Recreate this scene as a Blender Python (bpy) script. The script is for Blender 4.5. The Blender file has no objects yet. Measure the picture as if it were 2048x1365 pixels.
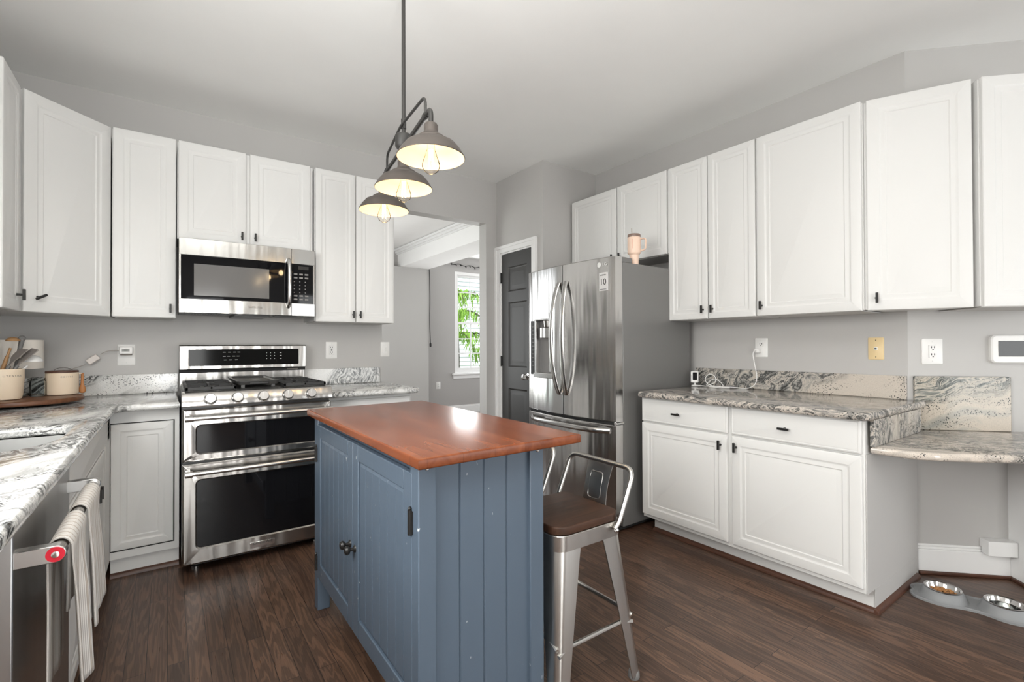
import bpy, bmesh, math, random
from mathutils import Vector, Matrix
R = math.radians
PI = math.pi
sc = bpy.context.scene
COL = sc.collection

# ------------------------------------------------------------------ camera, world, lights, exposure
FPX, PITCH, ROLL, YAW, EYE = 962.0, R(.5), R(-.2), R(54.45), 1.212
fw = Vector((math.cos(YAW) * math.cos(PITCH), math.sin(YAW) * math.cos(PITCH), math.sin(PITCH)))
rt = Vector((math.sin(YAW), -math.cos(YAW), 0))
up = rt.cross(fw)
rt, up = rt * math.cos(ROLL) + up * math.sin(ROLL), up * math.cos(ROLL) - rt * math.sin(ROLL)
cam = bpy.data.cameras.new('camera')
cam.sensor_width = 36
cam.lens = FPX / 2048 * 36
cam.clip_start = .02
cam.clip_end = 200
co = bpy.data.objects.new('camera', cam)
COL.objects.link(co)
co.matrix_world = Matrix(((rt.x, up.x, -fw.x, 0), (rt.y, up.y, -fw.y, 0), (rt.z, up.z, -fw.z, EYE), (0, 0, 0, 1)))
sc.camera = co

sc.view_settings.view_transform = 'Standard'
sc.view_settings.look = 'None'
sc.view_settings.gamma = 1
sc.view_settings.use_curve_mapping = False
sc.view_settings.exposure = 0.14

w = bpy.data.worlds.new('sky')
sc.world = w
w.use_nodes = True
bg = w.node_tree.nodes['Background']
bg.inputs[0].default_value = (.86, .93, 1, 1)
bg.inputs[1].default_value = 1.5

def area(name, loc, rot, sx, sy, power, color=(1, 1, 1)):
    l = bpy.data.lights.new(name, 'AREA')
    l.shape = 'RECTANGLE'
    l.size, l.size_y, l.energy, l.color = sx, sy, power, color
    o = bpy.data.objects.new(name, l)
    o.location, o.rotation_euler = loc, rot
    COL.objects.link(o)
    return o

# daylight at the house windows, and added unseen lights that brighten the room
area('added_rear_fill_left', (.15, -3.05, 1.05), (R(88), 0, 0), .8, 1.95, 62, (1, 1, .975))  # added unseen fill behind the camera, lifts the left base cabinet
area('added_rear_fill_right', (3.45, -3.05, 1.15), (R(88), 0, 0), 1.9, 2.1, 32, (1, 1, .975))  # added unseen fill, set aside so the range front does not mirror it
area('daylight_nook_window', (4.45, -1.8, 1.45), (0, R(92), 0), 1.8, 1.8, 2, (1, 1, .975))
area('daylight_sink_window', (-.885, .95, 1.70), (0, R(-64), 0), .95, 1.35, 50, (1, 1, .98))
fl = area('added_bounce_flash', (.05, -.35, 1.72), (0, 0, 0), .4, .4, 52, (1, .995, .97))  # added area light behind the camera, aimed up to brighten the ceiling
fl.rotation_euler = Vector((.02, .40, .92)).to_track_quat('-Z', 'Y').to_euler()
fl.data.spread = R(120)
area('added_dining_beam_fill', (1.06, 5.7, 1.35), (0, R(-108), 0), 1.6, 2.0, 29, (1, 1, .98))  # added fill out of view, tilted up to brighten the dining beam
area('added_dining_glare_fill', (5.95, 5.7, 1.5), (0, R(115), 0), 1.8, 2.2, 26, (1, 1, .98))  # added unseen source, brightens the dining room for glare on the island top
area('daylight_dining_rear_window', (4.6, 7.46, 1.6), (R(-90), 0, 0), .9, 1.75, 30, (1, 1, 1))
sun = bpy.data.lights.new('sun', 'SUN')
sun.energy, sun.angle = 3.5, R(4)
so = bpy.data.objects.new('sun', sun)
so.rotation_euler = (R(42), R(-8), R(-20))
COL.objects.link(so)

# ------------------------------------------------------------------ materials
def mat(name, col=(.8, .8, .8), rough=.5, metal=0.0, **kw):
    m = bpy.data.materials.new(name)
    m.use_nodes = True
    b = m.node_tree.nodes['Principled BSDF']
    b.inputs['Base Color'].default_value = (*col, 1)
    b.inputs['Roughness'].default_value = rough
    b.inputs['Metallic'].default_value = metal
    for k, v in kw.items():
        b.inputs[k.replace('_', ' ')].default_value = v
    return m

class G:
    """small node-graph writer"""
    def __init__(s, m):
        s.m, s.t = m, m.node_tree
        s.b = s.t.nodes['Principled BSDF']
    def n(s, typ, **kw):
        nd = s.t.nodes.new(typ)
        for k, v in kw.items():
            if hasattr(nd, k):
                setattr(nd, k, v)
            else:
                nd.inputs[k].default_value = v
        return nd
    def l(s, a, b):
        s.t.links.new(a, b)
    def pos(s, scale=(1, 1, 1), rot=(0, 0, 0), obj=False):
        if obj:
            src = s.n('ShaderNodeTexCoord').outputs['Object']
        else:
            src = s.n('ShaderNodeNewGeometry').outputs['Position']
        mp = s.n('ShaderNodeMapping')
        mp.inputs['Scale'].default_value = scale
        mp.inputs['Rotation'].default_value = rot
        s.l(src, mp.inputs['Vector'])
        return mp.outputs['Vector']
    def noise(s, vec, scale, detail=4, rough=.55, dist=0):
        nd = s.n('ShaderNodeTexNoise')
        nd.inputs['Scale'].default_value = scale
        nd.inputs['Detail'].default_value = detail
        nd.inputs['Roughness'].default_value = rough
        nd.inputs['Distortion'].default_value = dist
        s.l(vec, nd.inputs['Vector'])
        return nd
    def ramp(s, fac, stops):
        nd = s.n('ShaderNodeValToRGB')
        e = nd.color_ramp.elements
        while len(e) < len(stops):
            e.new(.5)
        for el, (p, c) in zip(e, stops):
            el.position = p
            el.color = (*c, 1) if len(c) == 3 else c
        s.l(fac, nd.inputs['Fac'])
        return nd.outputs['Color']
    def mix(s, fac, a, b, mode='MIX'):
        nd = s.n('ShaderNodeMix')
        nd.data_type = 'RGBA'
        nd.blend_type = mode
        for i, v in ((0, fac), (6, a), (7, b)):
            if isinstance(v, (int, float)):
                nd.inputs[i].default_value = v
            elif isinstance(v, tuple):
                nd.inputs[i].default_value = (*v, 1)
            else:
                s.l(v, nd.inputs[i])
        return nd.outputs[2]
    def bump(s, h, strength, dist=.01):
        nd = s.n('ShaderNodeBump')
        nd.inputs['Strength'].default_value = strength
        nd.inputs['Distance'].default_value = dist
        s.l(h, nd.inputs['Height'])
        s.l(nd.outputs['Normal'], s.b.inputs['Normal'])

M = {}
def painted(name, col, rough, var=.03, bumpy=.02):
    m = mat(name, col, rough)
    g = G(m)
    nz = g.noise(g.pos(), 3, 3)
    g.l(g.mix(nz.outputs['Fac'], tuple(c * (1 - var) for c in col), tuple(min(1, c * (1 + var)) for c in col)), g.b.inputs['Base Color'])
    n2 = g.noise(g.pos(), 220, 2)
    g.bump(n2.outputs['Fac'], bumpy, .002)
    return m
M['wall'] = painted('grey_wall_paint', (.49, .478, .463), .55)
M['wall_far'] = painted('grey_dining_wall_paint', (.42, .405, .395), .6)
M['ceiling'] = painted('ceiling_paint', (.90, .898, .88), .8)
M['trim'] = painted('white_trim_paint', (.84, .835, .825), .35, .01, .005)
M['cab'] = painted('white_cabinet_paint', (.735, .73, .712), .45, .012, .004)
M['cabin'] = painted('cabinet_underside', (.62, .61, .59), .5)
M['black'] = mat('black_metal', (.018, .017, .016), .38, .3)
M['rubber'] = mat('black_rubber', (.02, .02, .02), .6)
M['gap'] = mat('shadow_gap_black', (.012, .012, .012), .7)
M['white_plastic'] = mat('white_plastic', (.83, .82, .80), .35)
M['slot'] = mat('dark_slot', (.03, .03, .03), .6)
M['beige_plastic'] = mat('beige_plastic', (.78, .60, .33), .45)
M['chrome'] = mat('chrome', (.72, .71, .70), .12, 1)
M['glass_black'] = mat('black_glass', (.006, .006, .007), .04, Specular_IOR_Level=.32)
M['panel_black'] = mat('control_panel_black', (.006, .006, .006), .08, Specular_IOR_Level=.12)
M['screen'] = mat('dark_screen', (.035, .034, .033), .12)
M['silicone'] = mat('grey_silicone', (.235, .24, .245), .55)
M['kibble'] = painted('kibble_brown', (.42, .20, .07), .8, .3, .2)
M['cream'] = mat('cream_ceramic', (.80, .66, .50), .4)
M['peach'] = mat('peach_enamel', (.84, .62, .49), .42)
M['steel_bowl'] = mat('bowl_steel', (.72, .71, .70), .12, 1)
M['iron'] = mat('cast_iron', (.03, .03, .03), .5, .2)
M['enamel_dark'] = mat('dark_enamel', (.05, .05, .05), .3)
M['fridge_side'] = mat('grey_appliance_side', (.21, .205, .20), .42, .35)
M['red'] = mat('red_enamel', (.60, .01, .03), .25)
M['shade_out'] = mat('bronze_shade', (.10, .085, .075), .5, .4)
M['pipe'] = mat('black_pipe', (.045, .043, .04), .5, .3)
M['shade_in'] = mat('cream_shade_inside', (.88, .76, .58), .5)
M['lampshade'] = mat('white_lampshade', (.86, .81, .74), .8)
M['grey_nylon'] = mat('grey_nylon', (.27, .24, .22), .5)
M['grey_handle'] = mat('grey_handle', (.16, .155, .15), .5)
M['spoon_wood'] = mat('light_wood', (.45, .25, .11), .55)
M['orange_wood'] = mat('orange_wood', (.42, .17, .05), .5)
M['lid_wood'] = mat('dark_lid_wood', (.09, .04, .025), .5)
M['text_grey'] = mat('grey_print', (.16, .14, .12), .6)
M['text_white'] = mat('white_print', (.75, .75, .73), .5)
M['text_dark'] = mat('dark_print', (.02, .02, .02), .5)
M['sink'] = mat('sink_steel', (.42, .42, .41), .4, .9)
M['cable'] = mat('white_cable', (.85, .84, .82), .45)

def emit(name, col, strength):
    m = mat(name, col)
    b = m.node_tree.nodes['Principled BSDF']
    b.inputs['Emission Color'].default_value = (*col, 1)
    b.inputs['Emission Strength'].default_value = strength
    return m
M['filament'] = emit('glowing_filament', (1, .80, .48), 9)

def clear_glass(name, tint=(1, 1, 1), gloss=.12):
    m = bpy.data.materials.new(name)
    m.use_nodes = True
    t = m.node_tree
    t.nodes.clear()
    o = t.nodes.new('ShaderNodeOutputMaterial')
    mx = t.nodes.new('ShaderNodeMixShader')
    tr = t.nodes.new('ShaderNodeBsdfTransparent')
    gl = t.nodes.new('ShaderNodeBsdfGlossy')
    fr = t.nodes.new('ShaderNodeLayerWeight')
    fr.inputs['Blend'].default_value = gloss
    tr.inputs['Color'].default_value = (*tint, 1)
    gl.inputs['Roughness'].default_value = .03
    t.links.new(fr.outputs['Fresnel'], mx.inputs[0])
    t.links.new(tr.outputs[0], mx.inputs[1])
    t.links.new(gl.outputs[0], mx.inputs[2])
    t.links.new(mx.outputs[0], o.inputs[0])
    return m
M['bulb_glass'] = clear_glass('bulb_glass', (1, .98, .94), .08)
M['glass'] = clear_glass('window_glass', (.97, .98, .98), .06)
M['jar_glass'] = clear_glass('jar_glass', (.93, .95, .95), .15)

def steel(name, col, rough, wave, axis):
    """brushed stainless sheet; axis = long direction of its slight waviness"""
    m = mat(name, col, rough, 1)
    g = G(m)
    sc_ = {'z': (5, 5, .5), 'x': (.6, 4, 4)}[axis]
    a = g.noise(g.pos(sc_), 1.6, 2)
    sb = {'z': (1, 1, 60), 'x': (2, 60, 60)}[axis]
    f = g.noise(g.pos((3, 3, 300) if axis == 'z' else (3, 300, 300)), 3, 2)
    ad = g.n('ShaderNodeMath', operation='MULTIPLY_ADD')
    g.l(f.outputs['Fac'], ad.inputs[0])
    ad.inputs[1].default_value = .004
    g.l(a.outputs['Fac'], ad.inputs[2])
    g.bump(ad.outputs[0], wave, .03)
    return m
M['steel'] = steel('brushed_steel', (.50, .49, .47), .2, .3, 'z')
M['fridge_steel'] = steel('fridge_steel', (.62, .61, .60), .2, .35, 'z')
M['range_steel'] = steel('range_steel', (.47, .455, .435), .22, .4, 'z')
M['stool_steel'] = steel('galvanised_steel', (.55, .535, .51), .3, .1, 'z')
M['handle_steel'] = mat('handle_steel', (.62, .61, .595), .22, 1)
M['dw_steel'] = steel('dishwasher_steel', (.42, .415, .41), .28, .1, 'z')
M['dw_side'] = mat('appliance_side_panel', (.55, .55, .55), .45, .2)

def granite(name, light, mid, dark, rot, line=9.0, stretch=.22, amount=.5, grains=.5):
    """polished granite: warped flowing bands, drifts of black grains; rot turns the flow direction (local x)"""
    m = mat(name, light, .1)
    g = G(m)
    p0 = g.pos((1, 1, 1), rot)
    warp = g.noise(p0, 1.9, 3, .5)
    w1 = g.n('ShaderNodeVectorMath', operation='MULTIPLY_ADD')
    g.l(warp.outputs['Color'], w1.inputs[0])
    w1.inputs[1].default_value = (.42, .42, .42)
    g.l(p0, w1.inputs[2])
    mp = g.n('ShaderNodeMapping')
    mp.inputs['Scale'].default_value = (stretch, 1, 1)
    g.l(w1.outputs[0], mp.inputs['Vector'])
    flow = mp.outputs[0]
    # soft tone of the ground
    tone = g.noise(flow, line * .7, 4, .55)
    base = g.ramp(tone.outputs['Fac'], [(.34, mid), (.50, light), (.70, tuple(min(1, c * 1.04) for c in light))])
    # fine lines
    ln = g.noise(flow, line * 2.6, 6, .62, .5)
    lc = g.ramp(ln.outputs['Fac'], [(.36, dark), (.44, mid), (.50, light), (.53, mid), (.56, dark), (.60, mid), (.68, light)])
    zone = g.noise(flow, line * .33, 3, .5, .3)
    c0 = .66 - .3 * amount
    zm = g.ramp(zone.outputs['Fac'], [(c0 - .05, (0, 0, 0)), (c0 + .05, (1, 1, 1))])
    col = g.mix(zm, base, lc)
    # black grains gathered in drifts along the flow
    gr = g.n('ShaderNodeTexVoronoi')
    gr.inputs['Scale'].default_value = 105
    g.l(p0, gr.inputs['Vector'])
    gm = g.ramp(gr.outputs['Distance'], [(.27, (1, 1, 1)), (.36, (0, 0, 0))])
    dr_ = g.noise(flow, line * .9, 4, .6, .4)
    c1 = .70 - .25 * grains
    dm = g.ramp(dr_.outputs['Fac'], [(c1 - .03, (0, 0, 0)), (c1 + .05, (1, 1, 1))])
    col = g.mix(g.mix(1.0, gm, dm, 'MULTIPLY'), col, dark)
    fine = g.noise(p0, 380, 2)
    fr = g.ramp(fine.outputs['Fac'], [(.3, (.74, .74, .74)), (.6, (1.06, 1.06, 1.06))])
    g.l(g.mix(.8, col, fr, 'MULTIPLY'), g.b.inputs['Base Color'])
    return m
M['granite'] = granite('light_granite', (.74, .735, .715), (.40, .40, .39), (.04, .042, .042), (0, 0, R(-62)), 9, .25, .62, .55)
M['granite_s'] = granite('light_granite_strip', (.72, .71, .69), (.40, .40, .39), (.04, .042, .042), (0, R(28), 0), 9, .25, .85, .85)
M['granite_v'] = granite('upright_banded_granite', (.76, .75, .73), (.40, .40, .39), (.04, .042, .042), (0, R(82), 0), 12, .15, .6, .5)
M['granite_r'] = granite('tan_granite', (.62, .55, .48), (.30, .285, .265), (.05, .052, .05), (0, 0, R(65)), 10, .2, .8, .55)
M['granite_b'] = granite('grey_tan_granite_strip', (.60, .54, .47), (.30, .295, .28), (.05, .052, .05), (R(35), 0, R(90)), 7, .3, .62, .62)
M['granite_w'] = granite('wide_banded_granite', (.54, .475, .395), (.28, .285, .26), (.04, .045, .042), (R(0), R(24), R(45)), 9, .13, .75, .68)

def wood_floor():
    m = mat('dark_wood_floor', (.06, .035, .025), .3)
    g = G(m)
    src = g.n('ShaderNodeNewGeometry').outputs['Position']
    mp = g.n('ShaderNodeMapping')
    mp.inputs['Rotation'].default_value = (0, 0, R(90))
    g.l(src, mp.inputs['Vector'])
    bk = g.n('ShaderNodeTexBrick')
    bk.offset = .37
    bk.inputs['Scale'].default_value = 1
    bk.inputs['Brick Width'].default_value = .95
    bk.inputs['Row Height'].default_value = .066
    bk.inputs['Mortar Size'].default_value = .0012
    bk.inputs['Mortar Smooth'].default_value = .2
    bk.inputs['Bias'].default_value = 0
    bk.inputs['Color1'].default_value = (.075, .041, .027, 1)
    bk.inputs['Color2'].default_value = (.14, .078, .050, 1)
    bk.inputs['Mortar'].default_value = (.012, .008, .006, 1)
    g.l(mp.outputs[0], bk.inputs['Vector'])
    # cathedral grain, offset plank by plank by the plank's own tint
    gp = g.n('ShaderNodeMapping')
    gp.inputs['Scale'].default_value = (14, 1.3, 1)
    g.l(src, gp.inputs['Vector'])
    off = g.n('ShaderNodeVectorMath', operation='MULTIPLY_ADD')
    g.l(bk.outputs['Color'], off.inputs[0])
    off.inputs[1].default_value = (90, 60, 30)
    g.l(gp.outputs[0], off.inputs[2])
    nz = g.noise(off.outputs[0], 1.1, 3, .5, .4)
    sn = g.n('ShaderNodeMath', operation='MULTIPLY')
    g.l(nz.outputs['Fac'], sn.inputs[0])
    sn.inputs[1].default_value = 60
    si = g.n('ShaderNodeMath', operation='SINE')
    g.l(sn.outputs[0], si.inputs[0])
    gl = g.ramp(si.outputs[0], [(.0, (.55, .55, .55)), (.35, (1, 1, 1)), (1, (1.15, 1.12, 1.1))])
    fine = g.noise(g.pos((260, 6, 1)), 1, 3)
    fr = g.ramp(fine.outputs['Fac'], [(.3, (.75, .75, .75)), (.6, (1.1, 1.1, 1.1))])
    c = g.mix(.75, bk.outputs['Color'], gl, 'MULTIPLY')
    c = g.mix(.7, c, fr, 'MULTIPLY')
    g.l(c, g.b.inputs['Base Color'])
    rr = g.ramp(fine.outputs['Fac'], [(.3, (.42, .42, .42)), (.7, (.27, .27, .27))])
    g.l(rr, g.b.inputs['Roughness'])
    iv = g.n('ShaderNodeMath', operation='SUBTRACT')
    iv.inputs[0].default_value = 1
    g.l(bk.outputs['Fac'], iv.inputs[1])
    g.bump(iv.outputs[0], .35, .002)
    return m
M['floor'] = wood_floor()

def wood(name, c1, c2, rough, scl, wid=None):
    m = mat(name, c1, rough)
    g = G(m)
    nz = g.noise(g.pos(scl, obj=True), 1, 5, .6, .8)
    c = g.ramp(nz.outputs['Fac'], [(.3, c1), (.7, c2)])
    if wid:
        wv = g.n('ShaderNodeTexBrick')
        wv.inputs['Scale'].default_value = 1
        wv.inputs['Brick Width'].default_value = 5
        wv.inputs['Row Height'].default_value = wid
        wv.inputs['Mortar Size'].default_value = .0004
        wv.inputs['Color1'].default_value = (.86, .86, .86, 1)
        wv.inputs['Color2'].default_value = (1.08, 1.08, 1.08, 1)
        wv.inputs['Mortar'].default_value = (.45, .45, .45, 1)
        g.l(g.pos((1, 1, 1), (0, 0, R(90)), obj=True), wv.inputs['Vector'])
        c = g.mix(1.0, c, wv.outputs['Color'], 'MULTIPLY')
    g.l(c, g.b.inputs['Base Color'])
    return m
M['island_top'] = wood('varnished_cherry_wood', (.135, .033, .011), (.225, .064, .023), .24, (26, 2.5, 20), .11)
M['island_top'].node_tree.nodes['Principled BSDF'].inputs['Specular IOR Level'].default_value = .35
M['seat_wood'] = wood('dark_stained_wood', (.030, .014, .008), (.070, .031, .017), .5, (4, 40, 20))
M['tray_wood'] = wood('tray_wood', (.10, .035, .014), (.17, .07, .03), .4, (4, 40, 20))
M['shoe'] = wood('shoe_moulding_wood', (.055, .022, .013), (.11, .045, .026), .4, (6, 6, 40))

def chipped(name, col, chip):
    m = mat(name, col, .38)
    g = G(m)
    n = g.noise(g.pos((1, 1, .6)), 55, 2, .5)
    k = g.noise(g.pos(), 6, 2, .5)
    a = g.ramp(n.outputs['Fac'], [(0, (0, 0, 0)), (.725, (0, 0, 0)), (.735, (1, 1, 1)), (1, (1, 1, 1))])
    b = g.ramp(k.outputs['Fac'], [(0, (0, 0, 0)), (.5, (0, 0, 0)), (.6, (1, 1, 1)), (1, (1, 1, 1))])
    g.l(g.mix(g.mix(1.0, a, b, 'MULTIPLY'), col, chip), g.b.inputs['Base Color'])
    br = g.noise(g.pos((60, 60, 2)), 3, 3)
    g.bump(br.outputs['Fac'], .06, .003)
    return m
M['blue'] = chipped('chipped_blue_paint', (.084, .114, .152), (.45, .47, .48))
M['door_dark'] = painted('dark_door_paint', (.040, .0385, .037), .45, .08, .05)

def towel_mat():
    m = mat('striped_linen', (.6, .57, .53), .9)
    g = G(m)
    src = g.n('ShaderNodeUVMap').outputs['UV']
    mp = g.n('ShaderNodeMapping')
    mp.inputs['Scale'].default_value = (1, 1, 1)
    g.l(src, mp.inputs['Vector'])
    wv = g.n('ShaderNodeTexWave')
    wv.wave_type, wv.bands_direction = 'BANDS', 'X'
    wv.inputs['Scale'].default_value = 6.5
    g.l(mp.outputs[0], wv.inputs['Vector'])
    w2 = g.n('ShaderNodeTexWave')
    w2.wave_type, w2.bands_direction = 'BANDS', 'X'
    w2.inputs['Scale'].default_value = 1.3
    g.l(mp.outputs[0], w2.inputs['Vector'])
    c1 = g.ramp(wv.outputs['Fac'], [(.3, (.46, .43, .40)), (.6, (.76, .735, .70))])
    c2 = g.ramp(w2.outputs['Fac'], [(.8, (1, 1, 1)), (.95, (.72, .66, .60))])
    n = g.noise(mp.outputs[0], 160, 2)
    fr = g.ramp(n.outputs['Fac'], [(.3, (.85, .85, .85)), (.7, (1.1, 1.1, 1.1))])
    c = g.mix(1.0, g.mix(1.0, c1, c2, 'MULTIPLY'), fr, 'MULTIPLY')
    g.l(c, g.b.inputs['Base Color'])
    return m
M['towel'] = towel_mat()

def siding():
    m = mat('white_siding', (.82, .83, .84), .6)
    return m
M['siding'] = siding()
M['leaf'] = painted('hemlock_leaf', (.24, .44, .05), .6, .35)
M['leaf2'] = painted('dark_hemlock_leaf', (.17, .33, .07), .6, .35)  # darker green for the shrub
M['bark'] = mat('bark', (.08, .06, .045), .9)
M['fence'] = mat('fence_wood', (.55, .48, .38), .8)
M['lawn'] = mat('lawn_green', (.10, .20, .04), .9)

M['seat_wood'].node_tree.nodes['Principled BSDF'].inputs['Specular IOR Level'].default_value = .3

# ------------------------------------------------------------------ mesh helpers
def nb():
    return bmesh.new()

def box(bm, x0, y0, z0, x1, y1, z1):
    v = [bm.verts.new((x, y, z)) for x in (x0, x1) for y in (y0, y1) for z in (z0, z1)]
    for q in ((0, 1, 3, 2), (4, 6, 7, 5), (0, 4, 5, 1), (2, 3, 7, 6), (0, 2, 6, 4), (1, 5, 7, 3)):
        bm.faces.new([v[i] for i in q])
    return bm

def loft(bm, rings, cap0=True, cap1=True, closed=True):
    vs = [[bm.verts.new(p) for p in r] for r in rings]
    n = len(rings[0])
    for a, b in zip(vs, vs[1:]):
        for i in range(n if closed else n - 1):
            j = (i + 1) % n
            bm.faces.new((a[i], a[j], b[j], b[i]))
    if cap0:
        bm.faces.new(vs[0][::-1])
    if cap1:
        bm.faces.new(vs[-1])
    return vs

def lathe(bm, prof, c=(0, 0, 0), seg=32, axis='z', cap0=True, cap1=True):
    rings = []
    for r, h in prof:
        ring = []
        for i in range(seg):
            a = 2 * PI * i / seg
            u, v = max(r, 1e-5) * math.cos(a), max(r, 1e-5) * math.sin(a)
            p = {'z': (u, v, h), 'y': (u, h, -v), 'x': (h, u, v)}[axis]
            ring.append((c[0] + p[0], c[1] + p[1], c[2] + p[2]))
        rings.append(ring)
    loft(bm, rings, cap0, cap1)
    return bm

def tube(bm, pts, r, seg=10, cap=True):
    pts = [Vector(p) for p in pts]
    rr = r if isinstance(r, (list, tuple)) else [r] * len(pts)
    rings = []
    nrm = None
    for i, p in enumerate(pts):
        d = (pts[min(i + 1, len(pts) - 1)] - pts[max(i - 1, 0)]).normalized()
        if nrm is None:
            nrm = d.orthogonal().normalized()
        else:
            nrm = (nrm - d * nrm.dot(d)).normalized()
        b = d.cross(nrm)
        rings.append([p + (nrm * math.cos(2 * PI * k / seg) + b * math.sin(2 * PI * k / seg)) * rr[i] for k in range(seg)])
    loft(bm, rings, cap, cap)
    return bm

def smooth_path(pts, n=8, closed=False):
    P = [Vector(p) for p in pts]
    out = []
    m = len(P)
    for i in range(m if closed else m - 1):
        if closed:
            a, b, c, d = P[i - 1], P[i], P[(i + 1) % m], P[(i + 2) % m]
        else:
            a, b, c, d = P[max(i - 1, 0)], P[i], P[i + 1], P[min(i + 2, m - 1)]
        for k in range(n):
            t = k / n
            out.append(.5 * ((2 * b) + (-a + c) * t + (2 * a - 5 * b + 4 * c - d) * t * t + (-a + 3 * b - 3 * c + d) * t ** 3))
    if not closed:
        out.append(P[-1])
    return out

def fillet_path(pts, rad, n=6):
    P = [Vector(p) for p in pts]
    out = [P[0]]
    for a, b, c in zip(P, P[1:], P[2:]):
        d1, d2 = (a - b).normalized(), (c - b).normalized()
        q = min(rad, (a - b).length * .49, (c - b).length * .49)
        s, e = b + d1 * q, b + d2 * q
        for k in range(n + 1):
            t = k / n
            out.append(s * (1 - t) ** 2 + b * 2 * t * (1 - t) + e * t * t)
    out.append(P[-1])
    return out

def rrect(x0, z0, x1, z1, r, n=5):
    r = max(1e-4, min(r, (x1 - x0) / 2 - 1e-4, (z1 - z0) / 2 - 1e-4))
    out = []
    for cx, cz, a0 in ((x1 - r, z0 + r, -90), (x1 - r, z1 - r, 0), (x0 + r, z1 - r, 90), (x0 + r, z0 + r, 180)):
        for k in range(n):
            a = R(a0 + 90 * k / (n - 1))
            out.append((cx + r * math.cos(a), cz + r * math.sin(a)))
    return out

def offs(poly, d):
    """offset a ccw polygon inwards by d"""
    n = len(poly)
    out = []
    for i in range(n):
        p0, p1, p2 = Vector(poly[i - 1]), Vector(poly[i]), Vector(poly[(i + 1) % n])
        e1, e2 = (p1 - p0).normalized(), (p2 - p1).normalized()
        n1, n2 = Vector((-e1.y, e1.x)), Vector((-e2.y, e2.x))
        k = 1 + n1.dot(n2)
        mv = (n1 + n2) / max(k, .25)
        out.append(tuple(p1 + mv * d))
    return out

def area2(poly):
    return sum(a[0] * b[1] - b[0] * a[1] for a, b in zip(poly, poly[1:] + poly[:1]))

def slab(bm, outer, z0, z1, r=.012, holes=(), n=4):
    """horizontal slab with rounded (bullnose) edges and rounded holes"""
    if area2(outer) < 0:
        outer = outer[::-1]
    lev = [(r * (1 - math.cos(PI / 2 * k / n)), z1 - r * (1 - math.sin(PI / 2 * (1 - k / n)))) for k in range(n, -1, -1)]
    lev = [(r * (1 - math.sin(PI / 2 * k / n)), z1 - r + r * math.cos(PI / 2 * k / n)) for k in range(n + 1)]
    lev += [(r * (1 - math.cos(PI / 2 * k / n)), z0 + r - r * math.sin(PI / 2 * k / n)) for k in range(n + 1)]
    tops, bots = [], []
    for poly, sg in [(outer, 1)] + [(h if area2(h) > 0 else h[::-1], -1) for h in holes]:
        vs = [[bm.verts.new((*q, z)) for q in offs(poly, sg * ins)] for ins, z in lev]
        for a, b in zip(vs, vs[1:]):
            for i in range(len(poly)):
                j = (i + 1) % len(poly)
                bm.faces.new((b[i], b[j], a[j], a[i]) if sg > 0 else (a[i], a[j], b[j], b[i]))
        tops.append(vs[0])
        bots.append(vs[-1])
    for rings in (tops, bots):
        if len(rings) == 1:
            bm.faces.new(rings[0])
        else:
            ed = []
            for rg in rings:
                for i in range(len(rg)):
                    e = bm.edges.get((rg[i], rg[(i + 1) % len(rg)]))
                    ed.append(e)
            bmesh.ops.triangle_fill(bm, use_beauty=True, edges=ed)
    return bm

def text_bm(bm, s, size, M4, ext=.0006, align='CENTER'):
    cu = bpy.data.curves.new('lettering', 'FONT')
    cu.body, cu.size, cu.extrude, cu.align_x, cu.align_y = s, size, ext, align, 'CENTER'
    cu.resolution_u = 3
    o = bpy.data.objects.new('lettering', cu)
    COL.objects.link(o)
    dg = bpy.context.evaluated_depsgraph_get()
    me = bpy.data.meshes.new_from_object(o.evaluated_get(dg))
    me.transform(M4)
    bm.from_mesh(me)
    bpy.data.objects.remove(o)
    bpy.data.curves.remove(cu)
    bpy.data.meshes.remove(me)
    return bm

def on_front(x, y, z):
    """matrix putting lettering upright on a face that looks along local -y"""
    return Matrix.Translation((x, y, z)) @ Matrix.Rotation(R(90), 4, 'X')

# ------------------------------------------------------------------ object helpers
def mesh_obj(name, bm, m, parent=None, bevel=0, smooth=35, seg=2):
    bmesh.ops.recalc_face_normals(bm, faces=bm.faces)
    me = bpy.data.meshes.new(name)
    bm.to_mesh(me)
    bm.free()
    me.materials.append(M[m] if isinstance(m, str) else m)
    if smooth:
        me.shade_smooth()
        try:
            me.set_sharp_from_angle(angle=R(smooth))
        except Exception:
            pass
    o = bpy.data.objects.new(name, me)
    COL.objects.link(o)
    if parent is not None:
        o.parent = parent
    if bevel:
        b = o.modifiers.new('bevel', 'BEVEL')
        b.width, b.segments, b.limit_method, b.angle_limit = bevel, seg, 'ANGLE', R(40)
    return o

def tag(o, label, cat, group=None):
    o['label'], o['category'] = label, cat
    if group:
        o['group'] = group
    return o

def thing(name, label, cat, loc=(0, 0, 0), rot=0, group=None):
    o = bpy.data.objects.new(name, None)
    o.empty_display_size = .1
    o.location = loc
    o.rotation_euler = (0, 0, R(rot))
    COL.objects.link(o)
    return tag(o, label, cat, group)

def recentre(o):
    me = o.data
    xs = [v.co.x for v in me.vertices]
    ys = [v.co.y for v in me.vertices]
    zs = [v.co.z for v in me.vertices]
    c = Vector(((min(xs) + max(xs)) / 2, (min(ys) + max(ys)) / 2, min(zs)))
    me.transform(Matrix.Translation(-c))
    o.location = c

def solo(name, bm, m, label, cat, group=None, bevel=0, smooth=35):
    o = mesh_obj(name, bm, m, None, bevel, smooth)
    recentre(o)
    return tag(o, label, cat, group)

def struct(name, bm, m, parent=None, bevel=0, smooth=35):
    o = mesh_obj(name, bm, m, parent, bevel, smooth)
    if parent is None:
        o['kind'] = 'structure'
    return o

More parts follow.
